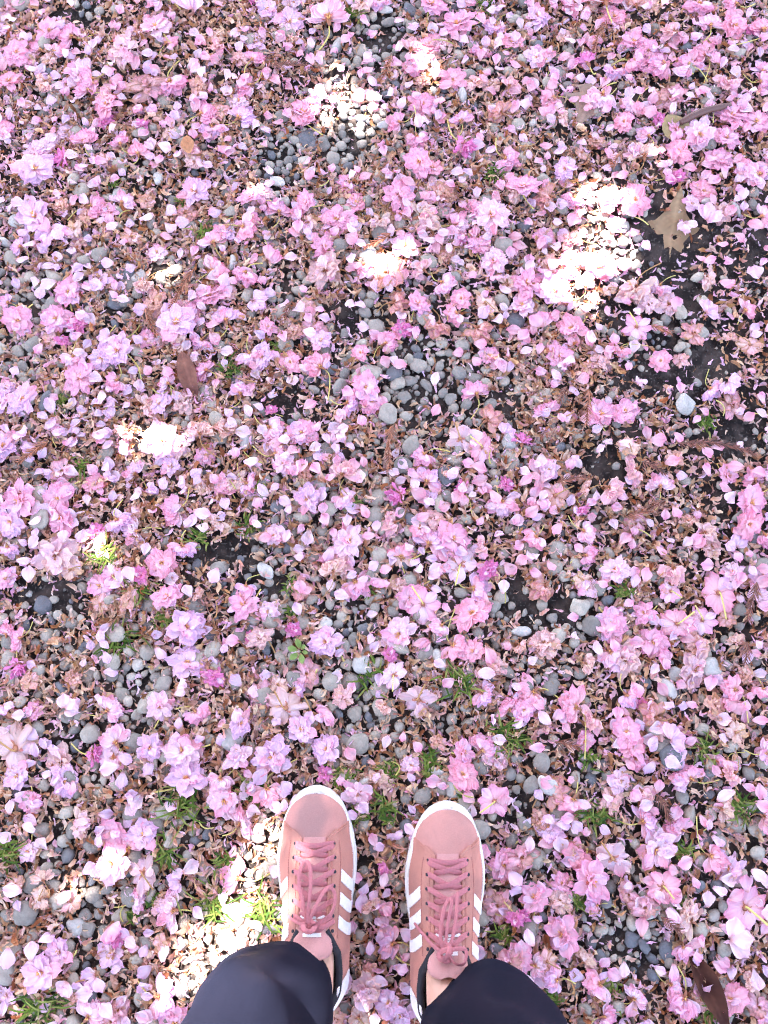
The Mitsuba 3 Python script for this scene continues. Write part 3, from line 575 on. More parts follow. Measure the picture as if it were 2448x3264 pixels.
# ------------------------------------------------------------------ brown litter of dried petals
def litter(n, chan, gain, floor, smin, smax, palette, name, dz, fseed):
    x, y = scatter(n, chan, gain, floor, fseed, 1.3)
    m = len(x); nu, nv = 3, 5
    L = RNG.uniform(smin, smax, m); W = L * RNG.uniform(.13, .5, m)
    u = np.linspace(-1, 1, nu)[None, None, :]; v = np.linspace(-1, 1, nv)[None, :, None]
    k = lambda a, b: RNG.uniform(a, b, m)[:, None, None]
    w = np.cos(v * k(.9, 1.35)) ** k(.6, 1.1)
    X = u * w * W[:, None, None] / 2 + k(-.25, .25) * L[:, None, None] * v * v
    Y = v * L[:, None, None] / 2 + k(-.15, .15) * L[:, None, None] * u
    Z = W[:, None, None] * (k(-1.1, 1.7) * u * u + k(-.5, .5) * u) * .55 + L[:, None, None] * (k(-.25, .35) * v * v + k(-.12, .12) * np.sin(v * 5 + k(0, 6)))
    P = np.stack(np.broadcast_arrays(X, Y, Z), -1).reshape(m, -1, 3)
    P = P + RNG.normal(size=P.shape) * (L[:, None, None] * .045)
    tx, tz, ty = np.radians(RNG.normal(0, 18, m)), RNG.uniform(0, 6.283, m), np.radians(RNG.normal(0, 24, m))
    c, s = np.cos(tx), np.sin(tx)
    P = np.stack([P[..., 0], P[..., 1] * c[:, None] - P[..., 2] * s[:, None], P[..., 1] * s[:, None] + P[..., 2] * c[:, None]], -1)
    c, s = np.cos(ty), np.sin(ty)
    P = np.stack([P[..., 0] * c[:, None] + P[..., 2] * s[:, None], P[..., 1], -P[..., 0] * s[:, None] + P[..., 2] * c[:, None]], -1)
    c, s = np.cos(tz), np.sin(tz)
    P = np.stack([P[..., 0] * c[:, None] - P[..., 1] * s[:, None], P[..., 0] * s[:, None] + P[..., 1] * c[:, None], P[..., 2]], -1)
    base = bed(x, y) + RNG.uniform(.001, dz, m) * (.4 + cover(x, y)[:, 1])
    P[..., 2] = np.maximum(P[..., 2], -.002)
    P += np.stack([x, y, base + .002], -1)[:, None]
    A, B = np.array(palette)[RNG.integers(len(palette), size=m)], np.array(palette)[RNG.integers(len(palette), size=m)]
    q = np.clip((np.broadcast_to(v, (1, nv, nu)).reshape(1, -1, 1) * RNG.uniform(.2, .6, m)[:, None, None]) + .4, 0, 1)
    C = (A[:, None] * (1 - q) + B[:, None] * q) * RNG.uniform(.68, 1.12, m)[:, None, None]
    F_ = (grid_faces(nu, nv)[None] + (np.arange(m) * nu * nv)[:, None, None]).reshape(-1, 3)
    scene[name] = vply((P.reshape(-1, 3), F_, C.reshape(-1, 3)), 'mat_litter')
litter(165000, 1, 1.08, .05, .005, .0170, BROWN, 'brown_petal_litter', .011, 71)
tag('brown_petal_litter', 'crumpled brown dried petals matted over the soil', 'litter', kind='stuff')
litter(52000, 2, .98, .05, .006, .015, [srgb(238, 194, 212), srgb(230, 172, 198), srgb(242, 212, 226), srgb(232, 198, 202), srgb(222, 178, 182), srgb(236, 200, 224)], 'pink_petal_litter', .010, 73)
tag('pink_petal_litter', 'curled fading pink petals mixed with the brown ones', 'litter', kind='stuff')

# ------------------------------------------------------------------ fallen stalks, grass, conifer sprays, dead leaves
STALK_ITEMS = []
sx, sy = scatter(260, 1, .8, .1, 91)
for x, y in list(zip(sx, sy))[:90]:
    if not bool(in_frame(np.array([x]), np.array([y]), .02)[0]): continue
    L = RNG.uniform(.018, .036); b = RNG.normal() * .35; a = RNG.uniform(0, 6.28)
    q = np.linspace(-.5, .5, 9)
    P = np.stack([q * L, b * L * (q * q * 2 - .2), .0015 + .004 * RNG.random() * (q + .5)], -1) @ RZ(math.degrees(a)).T + [x, y, lay(x, y) + .004]
    col = [srgb(196, 186, 110), srgb(170, 160, 84), srgb(176, 130, 80)][int(RNG.integers(3))]
    v, f = tube(P, np.linspace(.0007, .0011, 9), 5)
    key = numbered('flower_stalk'); scene[key] = vply((v, f, col), 'mat_stalk')
    STALK_ITEMS.append((key, x, y, 'thin curved flower stalk'))
GRASS_ITEMS = []
for (x, y, d) in GRASS_DATA:
    parts = []
    d *= 1.12; n = int(24 + 620 * d)
    for _ in range(n):
        a = RNG.uniform(0, 6.28); L = d * RNG.uniform(.22, .75); w = RNG.uniform(.0008, .0014)
        o = RNG.normal(size=2) * d * .22; k = np.linspace(0, 1, 6)
        lift = RNG.uniform(.25, .8); bend = RNG.normal() * .5
        dx = np.stack([np.cos(a + bend * k), np.sin(a + bend * k)], -1)
        c = np.cumsum(np.vstack([[0, 0], dx[1:] * L / 5]), 0) + o
        z = .002 + L * lift * (k - .75 * k * k) * 1.3
        side = np.stack([-dx[:, 1], dx[:, 0]], -1) * (w * (1 - k ** 2.5) + .0001)[:, None]
        v = np.concatenate([np.c_[c - side, z], np.c_[c, z - .0004], np.c_[c + side, z]], 1).reshape(-1, 3)
        g = [srgb(92, 118, 52), srgb(120, 142, 66), srgb(70, 98, 48), srgb(150, 156, 88)][int(RNG.integers(4))] * RNG.uniform(.8, 1.1)
        parts.append((v, grid_faces(3, 6), g))
    v, f, c = join(parts)
    if not bool(off_shoes([x], [y], .0)[0]): continue
    key = numbered('grass_tuft'); v[:, 2] += lay(x, y) - .002
    v = v + [x, y, 0]
    scene[key] = vply((v, f, c), 'mat_green')
    GRASS_ITEMS.append((key, x, y, 'large green grass tuft' if d > .07 else 'small sparse grass tuft' if d < .045 else 'green grass tuft'))
SPRAY_ITEMS = []
for (x0, y0, x1, y1) in SPRAY_DATA:
    L = math.hypot(x1 - x0, y1 - y0); bend = RNG.normal() * .06 * L
    q = np.linspace(0, 1, 12)
    nrm = np.array([-(y1 - y0), x1 - x0]) / L
    zz = lay((x0 + x1) / 2, (y0 + y1) / 2) + .014
    P = np.c_[x0 + (x1 - x0) * q + nrm[0] * bend * np.sin(q * 3.14), y0 + (y1 - y0) * q + nrm[1] * bend * np.sin(q * 3.14), zz + .004 * np.sin(q * 4)]
    base = [srgb(128, 76, 58), srgb(112, 66, 52), srgb(142, 86, 62)][int(RNG.integers(3))]
    v, f = tube(P, np.linspace(.0013, .0005, 12), 5)
    key = numbered('conifer_spray'); scene[key + '__twig'] = vply((v, f, base * .7), 'mat_stalk')
    nd = []
    m = int(L / .0036)
    for i in range(m):
        t = i / m; c = np.array([np.interp(t, q, P[:, k]) for k in range(3)])
        for sgn in ((-1, 1, 0) if i % 3 == 0 else (-1, 1)):
            an = math.atan2(y1 - y0, x1 - x0) + sgn * math.radians(RNG.uniform(24, 44)) + (RNG.normal() * .25 if sgn == 0 else 0)
            l = RNG.uniform(.011, .018) * (1 - .45 * t); up = RNG.uniform(.0, .35) if sgn else RNG.uniform(.3, .8)
            k = np.linspace(0, 1, 4)
            pp = c + np.outer(k, [math.cos(an) * l, math.sin(an) * l, 0]) + np.c_[k * 0, k * 0, l * up * (k - .45 * k * k)]
            pv, pf = tube(pp, [.0007, .0009, .0007, .0001], 3, cap=False)
            nd.append((pv, pf, base * RNG.uniform(.55, 1.5)))
    scene[key + '__needles'] = vply(join(nd), 'mat_stalk', smooth=False); labels[key + '__needles'] = {'kind': 'stuff'}
    SPRAY_ITEMS.append((key, (x0 + x1) / 2, (y0 + y1) / 2, 'long reddish brown conifer spray' if L > .13 else 'reddish brown conifer spray'))

def dead_leaf(outline, fold, droop, col, col2, seed, crumple=.012, z=0.0):
    """a leaf blade from its outline (metres, y along the midrib), gently folded and cockled, 0.5 mm thick at the midrib"""
    from shapely.geometry import Polygon
    import shapely
    poly = Polygon(outline).buffer(0)
    minx, miny, maxx, maxy = poly.bounds
    g = max(maxy - miny, maxx - minx) / 26
    pts = [p for p in np.array(poly.exterior.segmentize(g).coords)[:-1]]
    X, Y = np.meshgrid(np.arange(minx, maxx, g), np.arange(miny, maxy, g))
    inner = poly.buffer(-g * .5)
    pts += [(a, b) for a, b in zip(X.ravel(), Y.ravel()) if shapely.contains_xy(inner, a, b)]
    P = np.array(pts)
    from scipy.spatial import Delaunay
    tri = Delaunay(P).simplices
    cen = P[tri].mean(1)
    tri = tri[shapely.contains_xy(poly.buffer(1e-5), cen[:, 0], cen[:, 1])]
    a = P[tri]; cr = (a[:, 1, 0] - a[:, 0, 0]) * (a[:, 2, 1] - a[:, 0, 1]) - (a[:, 1, 1] - a[:, 0, 1]) * (a[:, 2, 0] - a[:, 0, 0])
    tri = np.where((cr < 0)[:, None], tri[:, ::-1], tri)
    n = meshkit.fbm(np.c_[P * 45, P[:, :1] * 0 + seed], 3, seed) - .5
    zz = fold * np.abs(P[:, 0]) + droop * P[:, 1] ** 2 + crumple * n + .0012 * np.exp(-(P[:, 0] / .0012) ** 2)
    vein = np.abs(((np.abs(P[:, 0]) * .9 - P[:, 1]) / .011) % 1 - .5) * 2
    m = np.clip(.5 + 1.4 * n, 0, 1)[:, None]
    c = np.asarray(col) * (1 - m) + np.asarray(col2) * m
    c = c * (.86 + .2 * vein[:, None])
    c = np.where(np.abs(P[:, :1]) < g * .4, c * 1.25, c)
    return np.c_[P, zz], tri, c
def blade(L, W, tip=1.0, n=24):
    q = np.linspace(0, 1, n); w = W / 2 * np.sin(np.pi * q ** .8) ** .9
    return np.r_[np.c_[w, q * L], np.c_[-w[::-1], q[::-1] * L]]
def maple(L):
    pr = [(0, -.25), (.02, 0), (.20, -.08), (.42, .10), (.30, .20), (.50, .42), (.34, .42), (.26, .50), (.16, .62), (.10, .78), (0, 1.0)]
    return np.array(pr + [(-a * .9, b) for a, b in pr[::-1]][1:-1]) * L
LEAF_ITEMS = []
def put_leaf(name, mesh, x, y, turn, tilt, label, category='leaf', dz=.008, stalk=None):
    v, f, c = mesh
    R = RZ(turn) @ RX(tilt)
    v = v - [0, v[:, 1].mean(), 0]
    v = v @ R.T + [x, y, lay(x, y) + dz]
    key = numbered(name); scene[key] = vply((v, f, c), 'mat_leaf'); tag(key, label, category)
    LEAF_ITEMS.append((key, x, y))
put_leaf('dead_leaf', dead_leaf(blade(.088, .028), .5, -1.5, srgb(112, 76, 70), srgb(140, 98, 84), 1), -.296, .533, 196, -4, 'maroon brown dead leaf, narrow and folded along its midrib', dz=.008)
put_leaf('dead_leaf', dead_leaf(maple(.104), -.12, .6, srgb(172, 146, 116), srgb(136, 112, 86), 2), .467, .800, -12, 4, 'large forked tan maple leaf lying on the dark soil', dz=.0)
put_leaf('dead_leaf', dead_leaf(maple(.085), .1, -.8, srgb(176, 150, 132), srgb(150, 126, 112), 3), .345, 1.03, 150, 3, 'greyish tan broken leaf half under pink blossoms', dz=.002)
put_leaf('dead_leaf', dead_leaf(blade(.070, .046), .15, -.6, srgb(158, 142, 100), srgb(174, 152, 116), 4), .482, .972, 205, -5, 'olive tan broad leaf under yellow flower stalks', dz=.003)
put_leaf('dead_leaf', dead_leaf(blade(.100, .030), .9, -1.0, srgb(66, 44, 42), srgb(96, 62, 50), 5), .412, -.305, 203, 8, 'curled dark brown dead leaf with an ochre edge', dz=.010)
put_leaf('dead_leaf', dead_leaf(blade(.034, .022), .4, -1.0, srgb(206, 158, 120), srgb(178, 124, 92), 6), -.320, .941, 10, 6, 'small orange tan oval leaf among pebbles', dz=.012)
v, f = tube(curve([[.488, .985, lay(.488, .985) + .010], [.525, 1.004, lay(.525, 1.0) + .013], [.575, 1.020, lay(.575, 1.02) + .011]], 10), [.004, .006, .0065, .006, .0062, .006, .0055, .006, .005, .003], 8)
v = v + (meshkit.noise(v * 300, 5) - .5)[:, None] * .002
scene['fallen_stick'] = vply((v, f, srgb(98, 68, 62)), 'mat_stalk'); tag('fallen_stick', 'short thick dark brown stick under a pink blossom', 'stick')
def seedling(x, y):
    parts = []
    for k in range(6):
        p, f, c = petal(.016 if k < 4 else .009, .009 if k < 4 else .006, .3, -.2, .05, np.random.default_rng(k), (srgb(120, 146, 80), srgb(150, 172, 104)), 5, 6)
        R = RZ(k * 62 + 10) @ RX(26)
        parts.append((p @ R.T + R @ [0, .003, 0], f, c))
    key = numbered('seedling'); z = lay(x, y) + .004
    for i, (p, f, c) in enumerate(parts):
        scene[key + '__leaf' + (f'_{i:03d}' if i else '')] = vply((p + [x, y, z + .004], f, c), 'mat_green')
    sv, sf = tube([[x, y, z - .008], [x, y, z], [x, y, z + .0045]], .0011, 5)
    scene[key + '__stem'] = vply((sv, sf, srgb(140, 160, 96)), 'mat_stalk')
    return key
tag(seedling(-.117, .122), 'pale green seedling with round leaves beside a pink blossom', 'seedling')
# ------------------------------------------------------------------ the two sneakers
ST = [0, .012, .03, .055, .08, .11, .15, .19, .23, .3, .36, .42, .5, .58, .66, .74, .82, .88, .93, .97, 1.0]
SW = [.004, .0145, .0225, .0290, .0335, .0375, .0420, .0450, .0473, .0502, .0505, .0490, .0452, .0408, .0378, .0362, .0350, .0330, .0290, .0215, .006]
def sw(t): return np.interp(t, ST, SW) * 1.035
UT0, UT1 = .031, .985
def uw(t):                                                             # half width of the upper where it meets the sole
    a = np.clip((t - UT0) / (UT1 - UT0), 0, 1)
    rim = np.sqrt(np.clip(1 - (1 - np.clip(a / .20, 0, 1)) ** 2.2, 0, 1))
    heel = np.sqrt(np.clip(1 - np.clip((a - .86) / .14, 0, 1) ** 2.2, 0, 1))
    return np.maximum((sw(np.maximum(t, .22)) - np.interp(t, [.42, .58, .7], [.0055, .0008, -.0030])) * rim * heel, .0006)
Z0 = .0235
def uh(t): return np.interp(t, [UT0, .046, .08, .13, .19, .24, .30, .38, .46, .54, .62, .68, .76, .86, .94, .985], [.0, .0075, .0150, .0220, .0275, .0320, .0385, .0470, .0560, .0650, .0725, .0770, .0790, .0800, .0790, .0760])
def build_shoe(key, tx, hx, ty, mirror, label, bow):
    def world(x, t, z):
        x, t, z = np.broadcast_arrays(np.asarray(x, float), t, z)
        return np.stack([tx + (hx - tx) * t + x, ty - SHOE_LEN * t, z + .004], -1)
    def U(s, t, off=0.0):
        s, t = np.broadcast_arrays(np.asarray(s, float), np.asarray(t, float))
        h = uh(t)
        zz = Z0 + h * np.clip(1 - np.abs(s) ** 2.5, 0, 1) ** .62
        return world(uw(t) * s, t, zz), s, t
    def US(s, t, off=0.0):
        """point on the upper, pushed out along its normal"""
        p, s, t = U(s, t)
        e = 1e-3
        ds = U(np.clip(s + e, -1, 1), t)[0] - U(np.clip(s - e, -1, 1), t)[0]; dt = U(s, t + e)[0] - U(s, t - e)[0]
        n = -np.cross(ds, dt); n /= np.linalg.norm(n, axis=-1, keepdims=True) + 1e-12
        n = np.where(n[..., 2:] < 0, -n, n)
        return p + n * off
    def patch(s, t, off, thick, mat, name, smooth=60):
        """a panel over the upper: s, t grids (nv, nu), its outer face off above the upper, with edges"""
        nv, nu = s.shape
        o = US(s, t, off).reshape(-1, 3); i = US(s, t, off - thick).reshape(-1, 3)
        f = grid_faces(nu, nv); n = nu * nv
        a = np.arange(n).reshape(nv, nu)
        ring = np.r_[a[0, :-1], a[:-1, -1], a[-1, :0:-1], a[:0:-1, 0]]
        nx = np.roll(ring, -1)
        e = np.vstack([np.c_[ring, nx, nx + n], np.c_[ring, nx + n, ring + n]])
        scene[key + '__' + name] = mikit.ply((np.vstack([o, i]), np.vstack([f, f[:, ::-1] + n, e])), mat, smooth=smooth)
    # sole: cup of white rubber, toe bumper sloping in
    tt = np.concatenate([np.linspace(0, .06, 9) , np.linspace(.075, .9, 34), np.linspace(.915, 1, 9)])
    def ring_pts(inset_side, inset_toe, z):
        t2 = tt * (1 - inset_toe / SHOE_LEN - .012) + inset_toe / SHOE_LEN if inset_toe else tt
        k = np.clip(1 - tt / .25, 0, 1)
        w = np.maximum(sw(tt) * (1 - .36 * k * (inset_toe / .02)) - inset_side, .0015)
        L = world(-w, t2, z); R = world(w, t2, z)
        return np.vstack([L, R[::-1]])
    rings = [ring_pts(.0015, .002, 0.0), ring_pts(0, 0, .006), ring_pts(0, 0.0, .013), ring_pts(.0006, .0015, .0185), ring_pts(.0012, .002, .0235), ring_pts(.0024, .0036, .0265), ring_pts(.0038, .0055, .0275), ring_pts(.0065, .0095, .0262)]
    n = len(rings[0]); V = np.vstack(rings); F_ = []
    for k in range(len(rings) - 1):
        a = k * n + np.arange(n); b = k * n + (np.arange(n) + 1) % n
        F_ += [np.c_[a, a + n, b], np.c_[b, a + n, b + n]]
    m = len(tt)
    for base, flip in ((0, 1), ((len(rings) - 1) * n, 0)):
        l = base + np.arange(m - 1); r_ = base + n - 1 - np.arange(m - 1)
        q = [np.c_[l, l + 1, r_], np.c_[l + 1, r_ - 1, r_]]
        F_ += [x[:, ::-1] if not flip else x for x in q]
    scene[key + '__sole'] = mikit.ply((V, np.vstack(F_)), 'mat_rubber', smooth=50)
    # groove line and stitching round the toe cap
    g = world(np.r_[-sw(np.linspace(.3, .0, 40)), sw(np.linspace(0, .3, 40))] * 1.004, np.r_[np.linspace(.3, 0, 40), np.linspace(0, .3, 40)] - .0015, .0125)
    # the vamp and upper shell, open behind the tongue
    def opening(t): return np.interp(t, [.60, .64, .70, .78, .86, .92, .945], [.42, .56, .74, .80, .78, .6, .0])
    tv = np.concatenate([UT0 + (.25 - UT0) * np.linspace(0, 1, 22) ** 1.6, np.linspace(.265, .60, 20)])
    sv = np.sin(np.linspace(-np.pi / 2, np.pi / 2, 33))
    s, t = np.meshgrid(sv, tv)
    p = US(s, t, 0.0)
    scene[key + '__toe_cap'] = mikit.ply((p.reshape(-1, 3), grid_faces(33, len(tv))[:, ::-1]), 'mat_toe', smooth=True)
    # quarters: sides and heel
    for sd in (-1, 1):
        q = np.linspace(0, 1, 15)
        tq = np.concatenate([np.linspace(0, 1, 40)])
        S_, T_ = [], []
        for b in q:
            s0 = .37 + (1.0 - .37) * b
            tf = .238 - .075 * ((s0 - .37) / .63) ** .8
            col = tf + (.975 - tf) * tq
            S_.append(np.maximum(s0 * np.ones(40), np.where(col > .60, opening(col) + (1 - opening(col)) * b, 0))); T_.append(col)
        S_, T_ = np.array(S_).T, np.array(T_).T
        patch(sd * S_, T_, .0014, .0030, 'mat_suede', 'quarter' + ('' if sd < 0 else '_001'))
        # eyestay strip carrying the laces
        w = np.linspace(0, 1, 9); te = np.linspace(0, 1, 34)
        S_ = np.array([.355 + .30 * w for _ in te]); 
        T_ = np.array([(.232 - .04 * w ** .8) + (.655 - (.232 - .04 * w ** .8)) * a for a in te])
        S_ = S_ + np.array([[.03 * math.sin(a * 3.1) for _ in w] for a in te])
        patch(sd * S_, T_, .0031, .0020, 'mat_suede', 'eyestay' + ('' if sd < 0 else '_001'))
        # raised edge and its stitching
        tl = np.linspace(.18, .655, 46)
        so = np.interp(tl, [.18, .235, .3, .655], [.90, .39, .385, .375])
        v, f = tube(US(sd * so, tl, .0027), np.interp(tl, [.18, .26, .3], [.0005, .0008, .0011]), 6)
        scene[key + '__edge_binding' + ('' if sd < 0 else '_001')] = mikit.ply((v, f), 'mat_suede', smooth=True)
        st = []
        for off_s in (.455, .655):
            ts = np.linspace(.245, .64, 58)
            for a in ts[:-1]:
                pts = US(sd * np.array([off_s, off_s]), np.array([a, a + .0042]), .0034)
                v, f = tube(pts, .00042, 4); st.append((v, f, 0))
        v, f, _ = join(st); scene[key + '__stitching' + ('' if sd < 0 else '_001')] = mikit.ply((v, f), 'mat_stitch', smooth=False); labels[key + '__stitching' + ('' if sd < 0 else '_001')] = {'kind': 'stuff'}
        # three white stripes with pinked edges
        for k in range(3):
            med = (sd * mirror) > 0
            c0 = (.395 if med else .425) + .094 * k
            nu_, nv_ = 9, 19
            uu, vv = np.meshgrid(np.linspace(0, 1, nv_), np.linspace(0, 1, nu_))
            S_ = sd * (.672 + .322 * vv); zig = np.where(np.arange(nv_) % 2, .0022, -.0022)
            # rows run along the stripe; the two long edges zigzag
            n1 = 27; e1 = np.linspace(0, 1, n1); zz = np.where(np.arange(n1) % 2, .0016, -.0016)
            S_ = sd * (.672 + .322 * e1)[:, None] * np.ones((1, 5))
            cen = c0 - .01 + .062 * e1 ** 1.1
            T_ = np.stack([cen - .0245 + zz, cen - .012, cen, cen + .012, cen + .0245 + zz], 1)
            name = 'stripe' + ('' if sd < 0 and k == 0 else f'_{(0 if sd < 0 else 3) + k:03d}')
            patch(S_, T_, .0028, .0014, 'mat_white', name, smooth=40)
        # white heel patch
        a, b = np.meshgrid(np.linspace(.70, .985, 7), np.linspace(.80, .93, 9))
        patch(sd * a, b + .04 * (1 - (a - .70) / .285), .0030, .0014, 'mat_white', 'heel_patch' + ('' if sd < 0 else '_001'))
        # collar lining
        a, b = np.linspace(0, 1, 7), np.linspace(.60, .945, 26)
        S_ = np.array([[opening(x) for _ in a] for x in b]); Tm = np.array([[x for _ in a] for x in b])
        top = US(sd * S_, Tm, .0012); P = top.copy()
        for k, q_ in enumerate(a):
            P[:, k, 2] -= .036 * q_ ** 1.2 - .0035 * math.sin(q_ * 6) * (q_ < .5); P[:, k, 0] -= sd * (.0055 * math.sin(min(q_ * 2.2, 1.57)))
        scene[key + '__lining' + ('' if sd < 0 else '_001')] = mikit.ply((P.reshape(-1, 3), grid_faces(7, 26)), 'mat_lining', smooth=True)
        v, f = tube(US(sd * np.array([opening(x) for x in b]), b, .0005) + [-sd * .0018, 0, .0012], .0046, 8)
        scene[key + '__collar' + ('' if sd < 0 else '_001')] = mikit.ply((v, f), 'mat_lining', smooth=True)
        # eyelets
    tl7 = np.linspace(.256, .606, 7)
    for i, a in enumerate(tl7):
        for sd in (-1, 1):
            c = US(np.array([sd * .52]), np.array([a]), .0033)[0]
            e = US(np.array([sd * .52]), np.array([a]), .0060)[0] - c; e /= np.linalg.norm(e)
            v, f = tube([c - e * .0004, c + e * .0006], .0021, 10)
            scene[key + '__eyelet' + ('' if i == 0 and sd < 0 else f'_{2 * i + (sd > 0):03d}')] = mikit.ply((v, f), 'mat_lining', smooth=30)
    # tongue
    te, we = np.linspace(.225, .700, 44), np.linspace(-1, 1, 15)
    wt = np.interp(te, [.225, .30, .55, .62, .66, .685, .695, .700], [.36, .37, .42, .56, .62, .56, .44, .24])
    lift = np.interp(te, [.225, .50, .57, .64, .700], [.0002, .0018, .003, .0065, .0110])
    s = wt[:, None] * we[None]; t = te[:, None] + 0 * s + .012 * (we[None] ** 2) * (te[:, None] > .6)
    top = US(s * .96, np.minimum(t, .73), 0) + lift[:, None, None] * np.array([0, .15, 1.0])
    bot = top - [0, .001, .0042]
    nn = top.shape[0] * 15
    ids = np.arange(nn).reshape(44, 15); ring = np.r_[ids[0, :-1], ids[:-1, -1], ids[-1, :0:-1], ids[:0:-1, 0]]; nx = np.roll(ring, -1)
    f = grid_faces(15, 44)
    scene[key + '__tongue'] = mikit.ply((np.vstack([top.reshape(-1, 3), bot.reshape(-1, 3)]), np.vstack([f[:, ::-1], f + nn, np.c_[ring, nx, nx + nn], np.c_[ring, nx + nn, ring + nn]])), 'mat_tongue', smooth=50)
    def tongue_z(x, t):                                                # height of what lies under a lace
        s_ = np.clip(x / uw(t), -1, 1); h = uh(t)
        return Z0 + h * np.clip(1 - np.abs(s_) ** 2.5, 0, 1) ** .62 + np.interp(t, te, lift)
    # white printed emblem on the tongue: three leaves crossed by bars
    from shapely.geometry import Polygon, box
    from shapely import affinity, union_all
    th = np.linspace(0, np.pi, 15)
    lf = Polygon(np.r_[np.c_[.0042 * np.sin(th) ** .9, (1 - np.cos(th)) * .0095], np.c_[-.0042 * np.sin(th[::-1]) ** .9, (1 - np.cos(th[::-1])) * .0095]]).buffer(0)
    em = union_all([affinity.rotate(lf, a, origin=(0, 0)) for a in (0, 52, -52)])
    em = em.difference(union_all([box(-.02, y0, .02, y0 + .0011) for y0 in (.0028, .0055, .0082)])).buffer(0)
    V, F_, k0 = [], [], 0
    for pg in getattr(em, 'geoms', [em]):
        m_ = trimesh.creation.extrude_polygon(pg, .0004, engine='earcut'); m_ = m_.subdivide()
        x, yy, zz = np.array(m_.vertices).T
        t_ = .585 - yy / SHOE_LEN
        V.append(world(x, t_, tongue_z(x, t_) + .0006 + zz)); F_.append(np.array(m_.faces) + k0); k0 += len(V[-1])
    scene[key + '__emblem'] = mikit.ply((np.vstack(V), np.vstack(F_)), 'mat_white', smooth=False)
    a, b = np.meshgrid(np.linspace(-.011, .011, 9), np.linspace(.604, .618, 4))
    P = world(a, b, tongue_z(a, b) + .0011).reshape(-1, 3)
    scene[key + '__emblem_bar'] = mikit.ply((np.vstack([P, P - [0, 0, .0008]]), np.vstack([grid_faces(9, 4)[:, ::-1], grid_faces(9, 4) + len(P)])), 'mat_white', smooth=False)
    # laces: flat ribbons
    def ribbon(pts, width, name, n=26, thick=.0009, twist=0.0, mat='mat_lace'):
        P = curve(pts, n)
        tg = np.gradient(P, axis=0); tg /= np.linalg.norm(tg, axis=1, keepdims=True) + 1e-12
        up = np.tile([0, 0, 1.0], (n, 1)); sdv = np.cross(tg, up); sdv /= np.linalg.norm(sdv, axis=1, keepdims=True) + 1e-9
        nrm = np.cross(sdv, tg); an = np.linspace(0, twist, n)[:, None]
        sd2 = sdv * np.cos(an) + nrm * np.sin(an); nr2 = -sdv * np.sin(an) + nrm * np.cos(an)
        prof = [(-1, 0), (-.8, .5), (0, .62), (.8, .5), (1, 0), (.8, -.5), (0, -.62), (-.8, -.5)]
        V = np.stack([P + sd2 * (a * width / 2) + nr2 * (b * thick) for a, b in prof], 1).reshape(-1, 3)
        i, j = np.meshgrid(np.arange(n - 1), np.arange(8), indexing='ij')
        q = np.stack([i * 8 + j, i * 8 + (j + 1) % 8, (i + 1) * 8 + (j + 1) % 8, (i + 1) * 8 + j], -1).reshape(-1, 4)
        V = np.vstack([V, P[:1], P[-1:]]); k = np.arange(8)
        F_ = np.vstack([q[:, [0, 1, 2]], q[:, [0, 2, 3]], np.c_[(k + 1) % 8, k, k * 0 + len(V) - 2], np.c_[(n - 1) * 8 + k, (n - 1) * 8 + (k + 1) % 8, k * 0 + len(V) - 1]])
        scene[key + '__' + name] = mikit.ply((V, F_), mat, smooth=60)
    def lace_pt(s, t, z): 
        p = US(np.array([s]), np.array([t]), .0033)[0]; return p + [0, 0, z]
    def mid_pt(xf, t, z): return world(xf, t, max(float(tongue_z(np.array(xf), np.array(t))), 0) + z)
    ribbon([lace_pt(-.53, tl7[0], -.0005), lace_pt(-.40, tl7[0] + .002, .0015), mid_pt(-.006, tl7[0] + .004, .0045), mid_pt(.006, tl7[0] + .004, .0045), lace_pt(.40, tl7[0] + .001, .0015), lace_pt(.53, tl7[0], -.0005)], .0064, 'lace')
    ni = 1
    for i in range(6):
        for sd in (-1, 1):
            hgt = .0042 if sd > 0 else .0028
            ta, tb = tl7[i], tl7[i + 1]
            tm = ta + (tb - ta) * .5
            # comes up from under the eyestay on one side, crosses, dives into the next eyelet on the other
            ta2 = ta + .012 * (i == 0)
            ribbon([lace_pt(sd * .53, ta2, -.0006), lace_pt(sd * .40, ta2 + .005, .0018), mid_pt(sd * .005, ta + (tb - ta) * .52, hgt + .0005), mid_pt(-sd * .007, ta + (tb - ta) * .72, hgt), lace_pt(-sd * .37, tb - .004, -.0024)], .0064, f'lace_{ni:03d}', twist=.1 * sd)
            ni += 1
    for pts, w, tw in bow:
        P = [mid_pt(x, t, z) for x, t, z in pts]
        ribbon(P, w, f'lace_{ni:03d}', n=44, twist=tw); ni += 1
    tag(key, label, 'sneaker', 'pair of pink suede sneakers')
BOW_L = [  # x (m from the middle line), t along the shoe, height above the tongue
    ([(-.006, .565, .006), (-.010, .50, .011), (-.017, .40, .014), (-.013, .325, .013), (-.004, .335, .016), (-.002, .42, .018), (-.004, .50, .015), (-.005, .56, .009)], .0044, .5),
    ([(-.004, .565, .008), (.004, .50, .014), (.018, .425, .016), (.027, .455, .015), (.024, .52, .014), (.010, .555, .012), (-.002, .572, .009)], .0046, 1.0),
    ([(-.006, .575, .008), (-.020, .560, .009), (-.034, .548, .006), (-.048, .545, .004)], .0040, .3),
    ([(-.012, .560, .006), (-.008, .585, .012), (.000, .590, .012), (.004, .570, .010), (-.002, .555, .008), (-.012, .560, .006)], .0058, .3),
    ([(-.006, .57, .007), (.012, .58, .006), (.026, .565, .004)], .0056, 0)]
